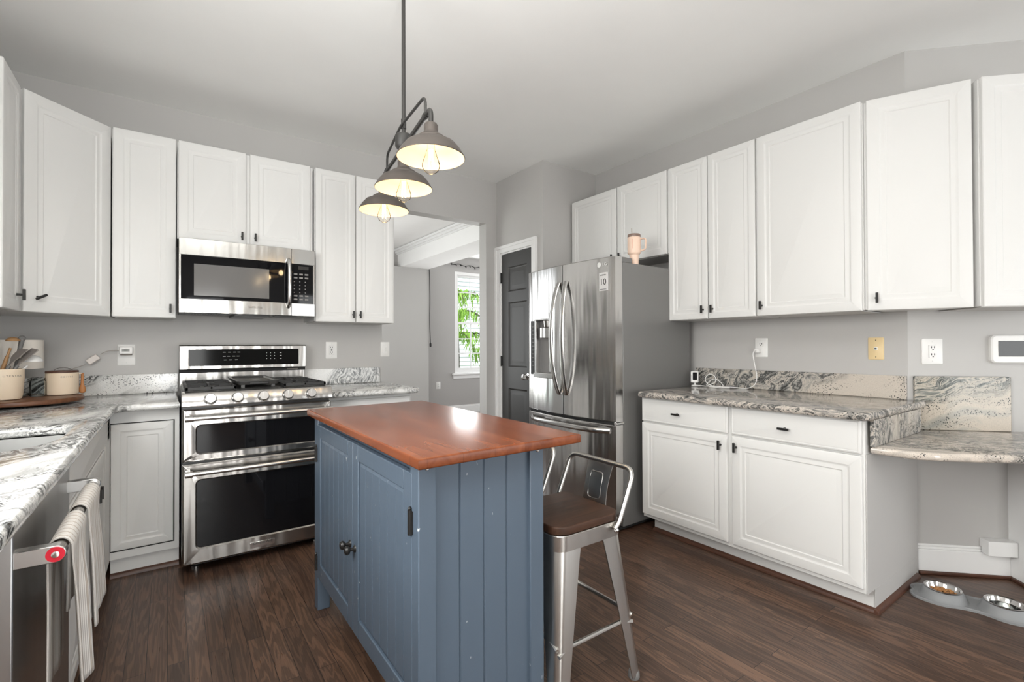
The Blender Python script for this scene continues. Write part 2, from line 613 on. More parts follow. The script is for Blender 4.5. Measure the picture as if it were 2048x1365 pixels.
def clone(root, loc=None, label=None, rot=None, group=None):
    r = root.copy()
    COL.objects.link(r)
    if loc is not None:
        r.location = loc
    if rot is not None:
        r.rotation_euler = (0, 0, R(rot))
    if label:
        r['label'] = label
    if group:
        r['group'] = group
    for ch in list(root.children):
        c = ch.copy()
        COL.objects.link(c)
        c.parent = r
        for gch in list(ch.children):
            d = gch.copy()
            COL.objects.link(d)
            d.parent = c
    return r

# ------------------------------------------------------------------ room
YW, XW, XL, ZC = 3.87, 3.215, -.91, 2.786      # stove wall, fridge wall, sink wall, ceiling
bm = nb(); box(bm, -1.1, -3.3, -.12, 6.2, 7.62, 0)
struct('floor', bm, 'floor')
bm = nb(); box(bm, -1.1, -3.3, ZC, 6.2, 7.62, ZC + .12)
struct('ceiling', bm, 'ceiling')
# stove wall with the opening to the dining room
OX0, OX1, OZ = 1.44, 2.465, 2.375
bm = nb()
box(bm, XL - .12, YW, 0, OX0, YW + .12, ZC)
box(bm, OX1, YW, 0, 2.70, YW + .12, ZC)
box(bm, OX0, YW, OZ, OX1, YW + .12, ZC)
struct('wall_back', bm, 'wall')
# pantry closet: wall with the dark door, and its return
PX, PY = 2.585, 3.16
DY0, DY1, DZ = 3.30, 3.80, 2.085
bm = nb()
box(bm, PX, PY, 0, PX + .1, DY0, ZC)
box(bm, PX, DY1, 0, PX + .1, YW, ZC)
box(bm, PX, DY0, DZ, PX + .1, DY1, ZC)
box(bm, PX + .1, PY, 0, XW, PY + .1, ZC)
struct('wall_pantry', bm, 'wall')
bm = nb(); box(bm, XW, .862, 0, XW + .12, PY, ZC)
struct('wall_right', bm, 'wall')
# diagonal wall beyond the base cabinets
def diag_box(bm, s0, s1, d0, d1, z0, z1):
    """box along the 45 degree wall: s along it from the corner, d outwards from its face (into the room)"""
    o = Vector((XW, .862, 0)); a = Vector((.7071, -.7071, 0)); n = Vector((-.7071, -.7071, 0))
    pts = [o + a * s + n * d for s, d in ((s0, d0), (s1, d0), (s1, d1), (s0, d1))]
    loft(bm, [[(p.x, p.y, z0) for p in pts], [(p.x, p.y, z1) for p in pts]])
    return bm
bm = nb(); diag_box(bm, 0, 1.75, -.12, 0, 0, ZC)
struct('wall_diagonal', bm, 'wall')
# sink wall with its window, patio wall with unseen openings set for the added lights, nook wall with its window
bm = nb()
box(bm, XL - .12, -3.2, 0, XL, .25, ZC)
box(bm, XL - .12, 1.65, 0, XL, YW, ZC)
box(bm, XL - .12, .25, 0, XL, 1.65, 1.2)
box(bm, XL - .12, .25, 2.24, XL, 1.65, ZC)
struct('wall_left', bm, 'wall')
bm = nb()
box(bm, XL, -3.2, 0, -.27, -3.08, ZC)
box(bm, .57, -3.2, 0, 2.48, -3.08, ZC)
box(bm, 4.42, -3.2, 0, 4.6, -3.08, ZC)
box(bm, -.27, -3.2, 2.06, .57, -3.08, ZC)
box(bm, 2.48, -3.2, 2.22, 4.42, -3.08, ZC)
struct('wall_front', bm, 'wall')
bm = nb()
box(bm, 4.48, -3.1, 0, 4.6, -2.75, ZC)
box(bm, 4.48, -.85, 0, 4.6, -.36, ZC)
box(bm, 4.48, -2.75, 0, 4.6, -.85, .5)
box(bm, 4.48, -2.75, 2.4, 4.6, -.85, ZC)
struct('wall_nook', bm, 'wall')
# dining room
YF = 7.5
WX0, WX1, WZ0, WZ1 = 4.12, 5.06, .72, 2.52
bm = nb()
box(bm, 1.0, YF, 0, WX0, YF + .12, ZC)
box(bm, WX1, YF, 0, 6.1, YF + .12, ZC)
box(bm, WX0, YF, 0, WX1, YF + .12, WZ0)
box(bm, WX0, YF, WZ1, WX1, YF + .12, ZC)
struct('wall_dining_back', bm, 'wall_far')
bm = nb(); box(bm, 2.2, 7.36, 0, 3.545, YF, 2.49)
struct('wall_dining_pier', bm, 'wall')
bm = nb(); box(bm, .9, YW + .12, 0, 1.02, 4.65, ZC); box(bm, .9, 6.75, 0, 1.02, YF + .12, ZC); box(bm, .9, 4.65, 0, 1.02, 6.75, .5); box(bm, .9, 4.65, 2.2, 1.02, 6.75, ZC)
struct('wall_dining_left', bm, 'wall')
bm = nb()
box(bm, 6.0, 3.9, 0, 6.12, 4.55, ZC); box(bm, 6.0, 6.85, 0, 6.12, YF + .12, ZC)
box(bm, 6.0, 4.55, 0, 6.12, 6.85, .5); box(bm, 6.0, 4.55, 2.5, 6.12, 6.85, ZC)
struct('wall_dining_right', bm, 'wall')
bm = nb(); box(bm, 2.70, YW, 0, 6.1, YW + .12, ZC)
struct('wall_dining_front', bm, 'wall')
bm = nb(); box(bm, 3.06, 3.99, 2.49, 3.545, YF, ZC)
struct('ceiling_beam', bm, 'ceiling')
bm = nb()
for k, (dx, dz, h) in enumerate(((.02, 0, .022), (.045, .022, .03), (.075, .052, .03))):
    box(bm, 3.06 - dx, 3.99, ZC - .09 + dz, 3.06, YF, ZC - .09 + dz + h)
struct('trim_1', bm, 'trim')
bm = nb()
box(bm, 3.545, YF - .016, 0, 6.0, YF, .13); box(bm, 3.545, YF - .01, .13, 6.0, YF, .15)
struct('baseboard_dining', bm, 'trim', bevel=.003)

# white lining of the opening's right edge and its casing-free jamb
# dining window
win = bpy.data.objects.new('window_1', None)
win.location = ((WX0 + WX1) / 2, YF, WZ0)
COL.objects.link(win); win['kind'] = 'structure'
hw, hh = (WX1 - WX0) / 2, WZ1 - WZ0
bm = nb()
for a, b, c, d in ((-hw, -hw + .045, 0, hh), (hw - .045, hw, 0, hh), (-hw + .045, hw - .045, 0, .05), (-hw + .045, hw - .045, hh - .05, hh)):
    box(bm, a, .0, c, b, .07, d)
mesh_obj('window_frame', bm, 'trim', win)
def sash(z0, z1, y, lines):
    bm = nb()
    for a, b, c, d in ((-hw + .045, -hw + .085, z0, z1), (hw - .085, hw - .045, z0, z1), (-hw + .085, hw - .085, z0, z0 + .04), (-hw + .085, hw - .085, z1 - .04, z1)):
        box(bm, a, y, c, b, y + .03, d)
    for k in (1, 2):
        x = -hw + .085 + (2 * hw - .17) * k / 3
        box(bm, x - .009, y + .008, z0 + .04, x + .009, y + .024, z1 - .04)
    for k in range(1, lines):
        z = z0 + .04 + (z1 - z0 - .08) * k / lines
        box(bm, -hw + .085, y + .009, z - .009, hw - .085, y + .023, z + .009)
    s = mesh_obj('sash', bm, 'trim', win)
    bm = nb(); box(bm, -hw + .08, y + .014, z0 + .035, hw - .08, y + .017, z1 - .035)
    mesh_obj('pane', bm, 'glass', s, 0, 0)
sash(.05, hh * .505, .015, 3)
sash(hh * .485, hh - .05, .042, 3)
bm = nb(); box(bm, -hw - .06, -.05, -.03, hw + .06, .0, 0); box(bm, -hw - .04, -.014, -.10, hw + .04, 0, -.03)
mesh_obj('window_sill', bm, 'trim', win, .004)

# pantry door and casing
cas = nb()
box(cas, PX - .018, DY1, 0, PX, YW - .002, DZ + .065)
box(cas, PX - .018, DY0 - .065, 0, PX, DY0, DZ + .065)
box(cas, PX - .018, DY0, DZ, PX, DY1, DZ + .065)
for y0, y1 in ((DY1 + .04, YW - .002), (DY0 - .065, DY0 - .04)):
    box(cas, PX - .026, y0, 0, PX - .018, y1, DZ + .065)
box(cas, PX - .026, DY0 - .04, DZ + .04, PX - .018, DY1 + .04, DZ + .065)
struct('trim_2', cas, 'trim')
bm = nb(); box(bm, PX, DY0, 0, PX + .1, DY0 + .012, DZ); box(bm, PX, DY1 - .012, 0, PX + .1, DY1, DZ); box(bm, PX, DY0 + .012, DZ - .012, PX + .1, DY1 - .012, DZ)
struct('trim_3', bm, 'trim')

def panel_front(bm, w, h, panels, t, depth=.010, y0=0.0, bev=.016, raise_=.006, fr=.03):
    """flat leaf with raised panels: local x across, z up, front at y0"""
    xs = sorted({0, w} | {p[0] for p in panels} | {p[2] for p in panels})
    zs = sorted({0, h} | {p[1] for p in panels} | {p[3] for p in panels})
    def inside(x, z):
        return any(a < x < c and b < z < d for a, b, c, d in panels)
    for a, b in zip(xs, xs[1:]):
        for c, d in zip(zs, zs[1:]):
            if not inside((a + b) / 2, (c + d) / 2):
                bm.faces.new([bm.verts.new(p) for p in ((a, y0, c), (b, y0, c), (b, y0, d), (a, y0, d))])
    for a, b, c, d in panels:
        rings = []
        for ins, dy in ((0, 0), (bev * .6, depth * .8), (bev, depth), (bev + .006, depth), (bev + .006 + fr, depth - raise_), (bev + .01 + fr, depth - raise_)):
            rings.append([(a + ins, y0 + dy, b + ins), (c - ins, y0 + dy, b + ins), (c - ins, y0 + dy, d - ins), (a + ins, y0 + dy, d - ins)])
        loft(bm, rings, False, True)
    bm.faces.new([bm.verts.new(p) for p in ((0, y0 + t, 0), (0, y0 + t, h), (w, y0 + t, h), (w, y0 + t, 0))])
    for q in (((0, 0), (w, 0)), ((w, 0), (w, h)), ((w, h), (0, h)), ((0, h), (0, 0))):
        (xa, za), (xb, zb) = q
        bm.faces.new([bm.verts.new(p) for p in ((xa, y0, za), (xa, y0 + t, za), (xb, y0 + t, zb), (xb, y0, zb))])
    bmesh.ops.remove_doubles(bm, verts=bm.verts, dist=1e-5)
    return bm

dr = bpy.data.objects.new('door_1', None)
dr.location = (PX + .004, DY1 - .016, .012); dr.rotation_euler = (0, 0, R(-90))
COL.objects.link(dr); dr['kind'] = 'structure'
dw_ = DY1 - DY0 - .032
bm = nb()
panel_front(bm, dw_, DZ - .03, [(.10, .2, dw_ - .08, .80), (.10, 1.0, dw_ - .08, 1.60), (.10, 1.70, dw_ - .08, 1.93)], .035, .012)
leaf = mesh_obj('door_leaf', bm, 'door_dark', dr, 0, 20)
bm = nb()
lathe(bm, [(.03, 0), (.03, -.006), (.012, -.01), (.012, -.03), (.02, -.036), (.028, -.05), (.026, -.062), (.012, -.068)], (dw_ - .06, 0, .92), 20, 'y')
mesh_obj('door_knob', bm, 'chrome', leaf)
for z in (.25, 1.05, 1.84):
    bm = nb(); box(bm, -.016, -.006, z - .045, .004, .004, z + .045); lathe(bm, [(.006, z - .05), (.006, z + .05)], (-.006, -.007, 0), 10)
    mesh_obj('door_hinge', bm, 'black', leaf)

# ------------------------------------------------------------------ cabinets
def raised_door(w, h, m=.058, t=.02):
    """routed white door slab; front at y=0"""
    bm = nb()
    def ring(ins, y, r):
        return [(x, y, z) for x, z in rrect(ins, ins, w - ins, h - ins, r)]
    rings = [ring(0, t, .001), ring(0, .005, .001), ring(.0025, .0015, .0012), ring(.007, 0, .0015), ring(m - .012, 0, .006)]
    rings += [ring(m - .006, .004, .012), ring(m, .0045, .011), ring(m + .012, .0012, .005), ring(m + .016, .0012, .004), ring(m + .020, .0042, .003),
              ring(m + .024, .0042, .003), ring(m + .040, .0008, .002)]
    loft(bm, rings, True, True)
    return bm

def slab_drawer(w, h, t=.02):
    bm = nb()
    def ring(ins, y):
        return [(x, y, z) for x, z in rrect(ins, ins, w - ins, h - ins, .0015)]
    loft(bm, [ring(0, t), ring(0, .006), ring(.003, .002), ring(.009, 0), ring(.013, .0012), ring(.017, .0)], True, True)
    return bm

def t_pull(vertical=True, tilt=0, L=.052):
    bm = nb()
    lathe(bm, [(.0065, 0), (.0055, -.004), (.005, -.022)], (0, 0, 0), 12, 'y')
    if vertical:
        box(bm, -.0055, -.031, -L / 2, .0055, -.020, L / 2)
    else:
        box(bm, -L / 2, -.031, -.0055, L / 2, -.020, .0055)
    if tilt:
        bmesh.ops.rotate(bm, verts=bm.verts, cent=(0, 0, 0), matrix=Matrix.Rotation(R(tilt), 3, 'Y'))
    return bm

def add_door(root, x0, z0, x1, z1, knob=None, y=0, m=.058, tilt=0, open_=0):
    d = mesh_obj('door', raised_door(x1 - x0, z1 - z0, m), 'cab', root, 0, 25)
    d.location = (x0, y, z0)
    if knob:
        k = mesh_obj('door_pull', t_pull(True, tilt), 'black', d, .001)
        k.location = (knob[0] - x0, 0, knob[1] - z0)
    return d

UZ0, UZ1 = 1.383, 2.462
UP = 'white wall cabinets'
def upper(label, loc, rot, w, z0, depth, doors, m=.058, sides=True, stile=0.0):
    """doors: (x0, x1, knob x, knob dz, tilt)"""
    t = thing('wall_cabinet', label, 'cabinet', (loc[0], loc[1], z0), rot, UP)
    h = UZ1 - z0
    bm = nb(); box(bm, 0, .0205, .004, w, depth, h - .004)
    mesh_obj('cabinet_box', bm, 'cab', t, .001)
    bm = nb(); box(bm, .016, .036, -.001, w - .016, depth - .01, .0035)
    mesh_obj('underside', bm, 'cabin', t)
    for d in doors:
        x0, x1, kx, kz = d[:4]
        add_door(t, x0, 0, x1, h, (kx, kz) if kx is not None else None, 0, m, d[4] if len(d) > 4 else 0)
    return t
YU = 3.525
upper('tall narrow white wall cabinet left of the microwave, one door', (-.262, YU), 0, .300, UZ0, YW - YU, [(.004, .298, .272, .055)])
upper('short two-door white wall cabinet directly above the microwave', (.042, YU), 0, .778, 1.862, YW - YU, [(.006, .366, .342, .055), (.389, .758, .418, .055)])
upper('tall two-door white wall cabinet between microwave and dining opening', (.832, YU), 0, .585, UZ0, YW - YU, [(.004, .283, .262, .055), (.288, .572, .312, .055)], m=.05)
# diagonal corner cabinet (five-sided)
t = thing('wall_cabinet', 'diagonal white corner wall cabinet with one wide door and a crooked black pull', 'cabinet', (-.566, 3.245, UZ0), 45, UP)
h = UZ1 - UZ0
bm = nb()
wd = .425
loft(bm, [[(.0, .0205, z), (wd, .0205, z), (wd + .225, .24, z), (wd / 2, .68, z), (-.225, .24, z)] for z in (.004, h - .004)])
mesh_obj('cabinet_box', bm, 'cab', t, .001)
add_door(t, 0, 0, wd, h, (.058, .075), 0, .066, 62)
# cabinet on the sink wall
t = upper('white wall cabinet at the left picture edge on the sink wall', (-.578, 2.94), 90, .30, UZ0, .325, [(.004, .298, .235, .075)], m=.055)
# fridge wall: local x runs along -Y
XU = 2.892
upper('short two-door white wall cabinet above the refrigerator', (XU, 3.14), -90, 1.0, 1.862, XW - XU, [(.004, .518, .488, .045), (.53, .993, .566, .045)])
upper('tall white wall cabinet with two narrow doors next to the refrigerator', (XU, 2.135), -90, .628, UZ0, XW - XU, [(.004, .306, .275, .062), (.311, .624, .343, .062)], m=.05)
upper('wide single-door white wall cabinet above the granite counter with cable', (XU, 1.503), -90, .545, UZ0, XW - XU, [(.004, .541, .032, .062)])
# angled cabinet at the corner and the one on the diagonal wall
t = thing('wall_cabinet', 'angled white wall cabinet where the right walls meet, one tall door', 'cabinet', (2.905, .948, UZ0), -65.5, UP)
bm = nb()
loft(bm, [[(.0, .0205, z), (.415, .0205, z), (.395, .29, z), (.28, .345, z), (.0, .26, z)] for z in (.004, h - .004)])
mesh_obj('cabinet_box', bm, 'cab', t, .001)
add_door(t, .008, 0, .411, h, (.042, .062), 0, .062)
t = upper('white wall cabinet at the right picture edge above the white wall panel', (3.085, .544), -45, .46, UZ0, .32, [(.006, .45, .40, .055)], m=.06)

BASE = 'white base cabinets'
# corner base cabinet left of the range
t = thing('base_cabinet', 'white corner base cabinet with one door left of the range', 'cabinet', (-.245, 3.25, 0), 0, BASE)
bm = nb(); box(bm, 0, 0, .10, .296, .60, .876); box(bm, 0, .03, 0, .296, .60, .10)
mesh_obj('cabinet_box', bm, 'cab', t, .001)
bm = nb(); box(bm, .001, -.0015, .140, .275, -.0005, .810)
mesh_obj('door_gap', bm, 'gap', t, 0, 0)
d = add_door(t, .002, .145, .270, .805, None, -.006, .05)
# sink base
t = thing('base_cabinet', 'white sink base cabinet with two doors beyond the dishwasher', 'cabinet', (-.245, 1.985, 0), 90, BASE)
bm = nb(); box(bm, 0, .0205, .10, 1.26, .64, .665); box(bm, 0, .07, 0, 1.26, .64, .10); box(bm, 0, .0205, .665, 1.26, .033, .872); box(bm, 1.045, .0, .10, 1.262, .0205, .872); box(bm, .0, .033, .665, .012, .64, .872)
mesh_obj('cabinet_box', bm, 'cab', t, .001)
ff = mesh_obj('drawer_front', slab_drawer(1.24, .14), 'cab', t, 0, 25); ff.location = (.01, 0, .725)
add_door(t, .01, .125, .568, .715, (.540, .612), 0, .055)
add_door(t, .576, .125, 1.04, .715, (.604, .612), 0, .055)
# base cabinet right of range
t = thing('base_cabinet', 'white base cabinet right of the range behind the island', 'cabinet', (.832, 3.25, 0), 0, BASE)
bm = nb(); box(bm, 0, .0205, .10, .60, .60, .876); box(bm, 0, .07, 0, .60, .60, .10)
mesh_obj('cabinet_box', bm, 'cab', t, .001)
d = mesh_obj('drawer_front', slab_drawer(.58, .15), 'cab', t, 0, 25); d.location = (.01, 0, .70)
k = mesh_obj('drawer_pull', t_pull(False), 'black', d, .001); k.location = (.29, 0, .075)
add_door(t, .01, .125, .295, .69, (.27, .635)); add_door(t, .305, .125, .59, .69, (.33, .635))
# fridge wall base cabinet
t = thing('base_cabinet', 'wide white base cabinet with two drawers over two doors beside the refrigerator', 'cabinet', (2.49, 2.05, 0), -90, BASE)
bm = nb()
box(bm, 0, .0205, .105, 1.222, .70, .876)
box(bm, .02, .105, 0, 1.222, .70, .105)
mesh_obj('cabinet_box', bm, 'cab', t, .001)
bm = nb(); box(bm, 1.2225, .0205, .105, 1.228, .70, .72); box(bm, 1.2225, .105, .0, 1.228, .70, .105)
mesh_obj('end_panel', bm, 'wall', t, .001)
for x0, x1, px in ((.004, .589, .272), (.608, 1.212, .892)):
    d = mesh_obj('drawer', slab_drawer(x1 - x0, .152), 'cab', t, 0, 25); d.location = (x0, 0, .723)
    k = mesh_obj('drawer_pull', t_pull(False), 'black', d, .001); k.location = (px - x0, 0, .070)
add_door(t, .004, .128, .585, .714, (.549, .657)); add_door(t, .612, .128, 1.214, .714, (.621 + .018, .657))
# shoe mouldings
def shoe(name, pts):
    bm = nb()
    for (xa, ya), (xb, yb), n in pts:
        d = Vector((xb - xa, yb - ya, 0)).normalized(); nn = Vector((n[0], n[1], 0))
        prof = [(0, 0), (.018, 0), (.017, .008), (.012, .016), (.006, .02), (0, .022)]
        loft(bm, [[(x + nn.x * u, y + nn.y * u, v) for u, v in prof] for x, y in ((xa, ya), (xb, yb))])
    return struct(name, bm, 'shoe')
shoe('trim_4', [((-.245, 3.28), (.051, 3.28), (0, -1))])
shoe('trim_5', [((2.595, 2.03), (2.595, .804), (-1, 0)), ((2.577, .822), (3.17, .822), (0, -1))])

# baseboard on the diagonal wall and the white panel that carries the low counter
bm = nb(); diag_box(bm, .03, .455, 0, .014, 0, .128); diag_box(bm, .03, .455, 0, .010, .128, .142); diag_box(bm, .03, .455, 0, .006, .142, .155)
struct('baseboard_diagonal', bm, 'trim', bevel=.003)
bm = nb(); diag_box(bm, .03, .455, .014, .028, 0, .018)
struct('trim_6', bm, 'shoe', bevel=.005)
bm = nb(); diag_box(bm, .455, .555, 0, .50, 0, .718)
struct('wall_counter_support', bm, 'trim')
bm = nb(); diag_box(bm, .441, .455, .028, .50, 0, .018)
struct('trim_7', bm, 'shoe', bevel=.005)

# ------------------------------------------------------------------ worktops
def arc(cx, cy, r, a0, a1, n):
    return [(cx + r * math.cos(R(a0 + (a1 - a0) * k / n)), cy + r * math.sin(R(a0 + (a1 - a0) * k / n))) for k in range(n + 1)]
CT0, CT1 = .877, .914
sinkp = [(-.74, 1.945)] + smooth_path([(-.60, 1.945, 0), (-.47, 1.946, 0), (-.385, 1.965, 0), (-.325, 2.035, 0), (-.296, 2.15, 0), (-.293, 2.30, 0)], 4)
sinkp = [(p[0], p[1]) for p in sinkp] + arc(-.333, 2.45, .04, 0, 90, 4) + [(-.74, 2.49)]
bm = nb()
slab(bm, [(XL, .75), (-.215, .75), (-.215, 3.10), (-.17, 3.155), (.052, 3.155), (.052, YW), (XL, YW)], CT0, CT1, .015, [sinkp])
solo('worktop', bm, 'granite', 'light speckled granite worktop around the sink in the left corner', 'worktop')
bm = nb(); slab(bm, [(.824, 3.155), (1.425, 3.155)] + arc(1.425, 3.185, .03, -90, 0, 4) + [(1.455, YW), (.824, YW)], CT0, CT1, .015)
solo('worktop', bm, 'granite', 'short piece of light granite worktop right of the range', 'worktop')
bm = nb(); slab(bm, [(2.438, .812), (2.46, .79), (XW, .79), (XW, 2.05), (2.46, 2.05), (2.438, 2.03)], CT0, CT1, .015)
solo('worktop', bm, 'granite_r', 'long tan granite worktop on the base cabinet beside the refrigerator', 'worktop')
# desk-height counter
bm = nb()
d0 = Vector((XW, .862)); aa = Vector((.7071, -.7071)); nn = Vector((-.7071, -.7071))
def dp(s, d):
    p = d0 + aa * s + nn * d
    return (p.x, p.y)
slab(bm, [(2.535, .816), (2.555, .66), (2.60, .585), dp(.62, .60), dp(1.25, .60), dp(1.25, .003), dp(.03, .003), (3.185, .816)], .722, .757, .014)
solo('counter', bm, 'granite_r', 'desk-height tan granite counter in front of the diagonal wall', 'counter')
def splash(label, x0, y0, z0, x1, y1, z1, m):
    bm = nb(); box(bm, x0, y0, z0, x1, y1, z1)
    return solo('backsplash', bm, m, label, 'backsplash', None, .002)
splash('low light granite backsplash strip left of the range', -.89, 3.848, CT1, .052, YW, 1.036, 'granite_s')
splash('low light granite backsplash strip right of the range', .824, 3.848, CT1, 1.415, YW, 1.036, 'granite_v')
splash('low granite backsplash strip along the sink wall', XL, .75, CT1, XL + .02, 3.848, 1.036, 'granite')
splash('low granite backsplash strip behind the cable on the fridge wall', XW - .02, .866, CT1, XW, 2.12, 1.040, 'granite_b')
splash('upright granite slab closing the step down to the low counter', 2.53, .797, .757, 3.17, .8165, CT0, 'granite_b')
bm = nb(); diag_box(bm, .022, .462, .0005, .02, .757, 1.040)
solo('backsplash', bm, 'granite_w', 'tall tan and black veined granite backsplash on the diagonal wall', 'backsplash', None, .004)

# sink basin under the worktop
bm = nb()
o0 = offs(sinkp if area2(sinkp) > 0 else sinkp[::-1], -.006)
o1 = offs(o0, .03); o2 = offs(o0, .05)
loft(bm, [[(*p, CT0 - .002) for p in o0], [(*p, CT0 - .06) for p in offs(o0, .004)], [(*p, .70) for p in offs(o0, .012)], [(*p, .685) for p in offs(o0, .03)]], False, True)
solo('sink', bm, 'sink', 'steel undermount sink basin below the left worktop', 'sink')

# ------------------------------------------------------------------ range
rg = thing('range', 'stainless steel double-oven gas range between the white cabinets', 'stove', (.056, 3.045, 0))
W = .76
bm = nb()
box(bm, .004, .045, .07, W - .004, .80, .955)
box(bm, .05, .10, .02, W - .05, .70, .07)
body = mesh_obj('oven_body', bm, 'enamel_dark', rg, .003)
for x in (.07, W - .07):
    for y in (.12, .70):
        bm = nb(); lathe(bm, [(.022, 0), (.022, .012), (.010, .016), (.010, .07)], (x, y, 0), 14)
        mesh_obj('foot', bm, 'chrome', rg)

def oven_door(z0, z1, wz0, wz1, hz, badge=False):
    bm = nb()
    # frame with rounded window opening
    a = [(x, z) for x, z in rrect(.004, z0, W - .004, z1, .006)]
    b = [(x, z) for x, z in rrect(.068, wz0, W - .068, wz1, .022)]
    loft(bm, [[(x, .044, z) for x, z in a], [(x, .008, z) for x, z in a], [(x, .0, z) for x, z in rrect(.012, z0 + .008, W - .012, z1 - .008, .006)],
              [(x, .0, z) for x, z in rrect(.062, wz0 - .006, W - .062, wz1 + .006, .026)], [(x, .007, z) for x, z in b], [(x, .012, z) for x, z in b]], True, False)
    d = mesh_obj('oven_door', bm, 'range_steel', rg, 0, 40)
    bm = nb(); box(bm, .066, .0115, wz0 - .002, W - .066, .02, wz1 + .002)
    mesh_obj('oven_window', bm, 'glass_black', d, 0, 0)
    bm = nb()
    tube(bm, [(.02, -.052, hz), (W - .02, -.052, hz)], .0125, 16)
    for x in (.028, W - .028):
        tube(bm, [(x - .014, -.052, hz), (x + .022, -.052, hz)], .0165, 16)
        box(bm, x - .012, -.05, hz - .012, x + .012, .002, hz + .012)
    mesh_obj('oven_handle', bm, 'handle_steel', d, .002)
    if badge:
        bm = nb(); box(bm, W / 2 - .062, -.004, z0 + .022, W / 2 + .062, .001, z0 + .052)
        p = mesh_obj('badge', bm, 'chrome', d, .001)
    return d
oven_door(.602, .878, .642, .790, .835)
ld = oven_door(.060, .588, .142, .500, .548, True)
bm = nb(); text_bm(bm, 'KitchenAid', .022, on_front(W / 2, -.0045, .068 + .037))
mesh_obj('badge_lettering', bm, 'text_dark', ld, 0, 0)
# control panel with sloping face
bm = nb()
prof = [(-.018, .892), (-.020, .90), (-.004, .958), (.004, .965), (.06, .968), (.06, .892)]
loft(bm, [[(x, y, z) for y, z in prof] for x in (.0, W)])
cp = mesh_obj('control_panel', bm, 'range_steel', rg, .003)
for k in range(5):
    x = .128 + .127 * k
    kn = nb()
    lathe(kn, [(.031, 0), (.031, -.006), (.028, -.009)], (0, 0, 0), 28, 'y')
    lathe(kn, [(.026, -.006), (.025, -.030), (.023, -.033), (.0005, -.033)], (0, 0, 0), 28, 'y')
    box(kn, -.0025, -.036, -.022, .0025, -.030, .022)
    ko = mesh_obj('knob', kn, 'chrome', rg, 0, 40)
    ko.location = (x, -.012, .928); ko.rotation_euler = (R(-15), 0, 0)
    rn = nb(); lathe(rn, [(.0275, -.009), (.0275, -.0105), (.0255, -.0105)], (0, 0, 0), 28, 'y'); mesh_obj('knob_ring', rn, 'black', ko)
# cooktop, burners, grates
bm = nb(); box(bm, .008, .05, .955, W - .008, .745, .968); mesh_obj('cooktop', bm, 'enamel_dark', rg, .004)
for x, y in ((.14, .22), (.14, .55), (W - .14, .22), (W - .14, .55)):
    bm = nb(); lathe(bm, [(.05, .968), (.045, .976), (.03, .978), (.03, .984), (.002, .985)], (x, y, 0), 20); mesh_obj('burner', bm, 'iron', rg)
for x0, x1 in ((.018, .258), (W - .258, W - .018)):
    bm = nb()
    for x in (x0, x1 - .014):
        box(bm, x, .065, .972, x + .014, .72, .990)
    for y in (.065, .385, .706):
        box(bm, x0, y, .972, x1, y + .014, .990)
    xm = (x0 + x1) / 2
    box(bm, xm - .006, .065, .976, xm + .006, .15, .992); box(bm, xm - .006, .29, .976, xm + .006, .49, .992); box(bm, xm - .006, .62, .976, xm + .006, .71, .992)
    for y in (.22, .55):
        box(bm, x0, y - .006, .976, x0 + .075, y + .006, .992); box(bm, x1 - .075, y - .006, .976, x1, y + .006, .992)
    for x in (x0 + .002, x1 - .014):
        for y in (.07, .70):
            box(bm, x, y, .966, x + .012, y + .012, .974)
    mesh_obj('grate', bm, 'iron', rg, .002)
# backguard
bm = nb(); box(bm, .006, .72, .955, W - .006, .735, 1.06); mesh_obj('riser', bm, 'range_steel', rg)
bm = nb(); box(bm, .0, .705, 1.038, W, .80, 1.062); mesh_obj('vent_gap', bm, 'gap', rg)
bm = nb()
loft(bm, [[(x, y, z) for y, z in ((.675, 1.062), (.68, 1.215), (.69, 1.222), (.80, 1.222), (.80, 1.062))] for x in (0, W)])
bgd = mesh_obj('backguard', bm, 'range_steel', rg, .003)
bm = nb()
pl = rrect(.05, 1.083, W - .05, 1.192, .008)
loft(bm, [[(x, .690, z) for x, z in pl], [(x, .6745 + (z - 1.062) * .0327, z) for x, z in pl]])
dp_ = mesh_obj('display_panel', bm, 'panel_black', bgd, 0, 30)
bm = nb()
for r_, (zz, xs) in enumerate(((1.172, (.24, .27, .30, .325)), (1.145, (.24, .265, .295, .32)), (1.12, (.245, .275, .31)))):
    for x in xs:
        box(bm, x, .6735 + (zz - 1.062) * .0327, zz - .0015, x + .016, .677 + (zz - 1.062) * .0327, zz + .0015)
for zz in (1.165, 1.145, 1.125):
    for x in (.50, .525, .55, .585):
        box(bm, x, .6735 + (zz - 1.062) * .0327, zz - .002, x + (.004 if x < .58 else .012), .677 + (zz - 1.062) * .0327, zz + .002)
mesh_obj('control_print', bm, 'text_white', bgd, 0, 0)
bm = nb(); box(bm, W - .12, .703, 1.046, W - .05, .706, 1.052); mesh_obj('vent_lettering', bm, 'text_grey', bgd, 0, 0)
# griddle plate resting on the middle burner
gd = thing('griddle', 'dark cast griddle plate lying on the middle of the range', 'griddle', (.056 + W / 2, 3.045 + .40, .986))
bm = nb()
o = rrect(-.112, -.27, .112, .27, .02)
loft(bm, [[(x, y, .0) for x, y in offs(o, .008)], [(x, y, .022) for x, y in o], [(x, y, .024) for x, y in offs(o, .004)], [(x, y, .022) for x, y in offs(o, .012)], [(x, y, .012) for x, y in offs(o, .018)]])
for x in (-.09, .07):
    for y in (-.24, .22):
        box(bm, x, y, -.018, x + .02, y + .02, .002)
mesh_obj('plate', bm, mat('griddle_grey', (.10, .098, .095), .35, .6), gd, .001)
for s in (-1, 1):
    bm = nb(); box(bm, -.05, s * .262 - .012, .004, .05, s * .262 + .022 * s + .004, .016); mesh_obj('griddle_handle', bm, 'iron', gd, .003)

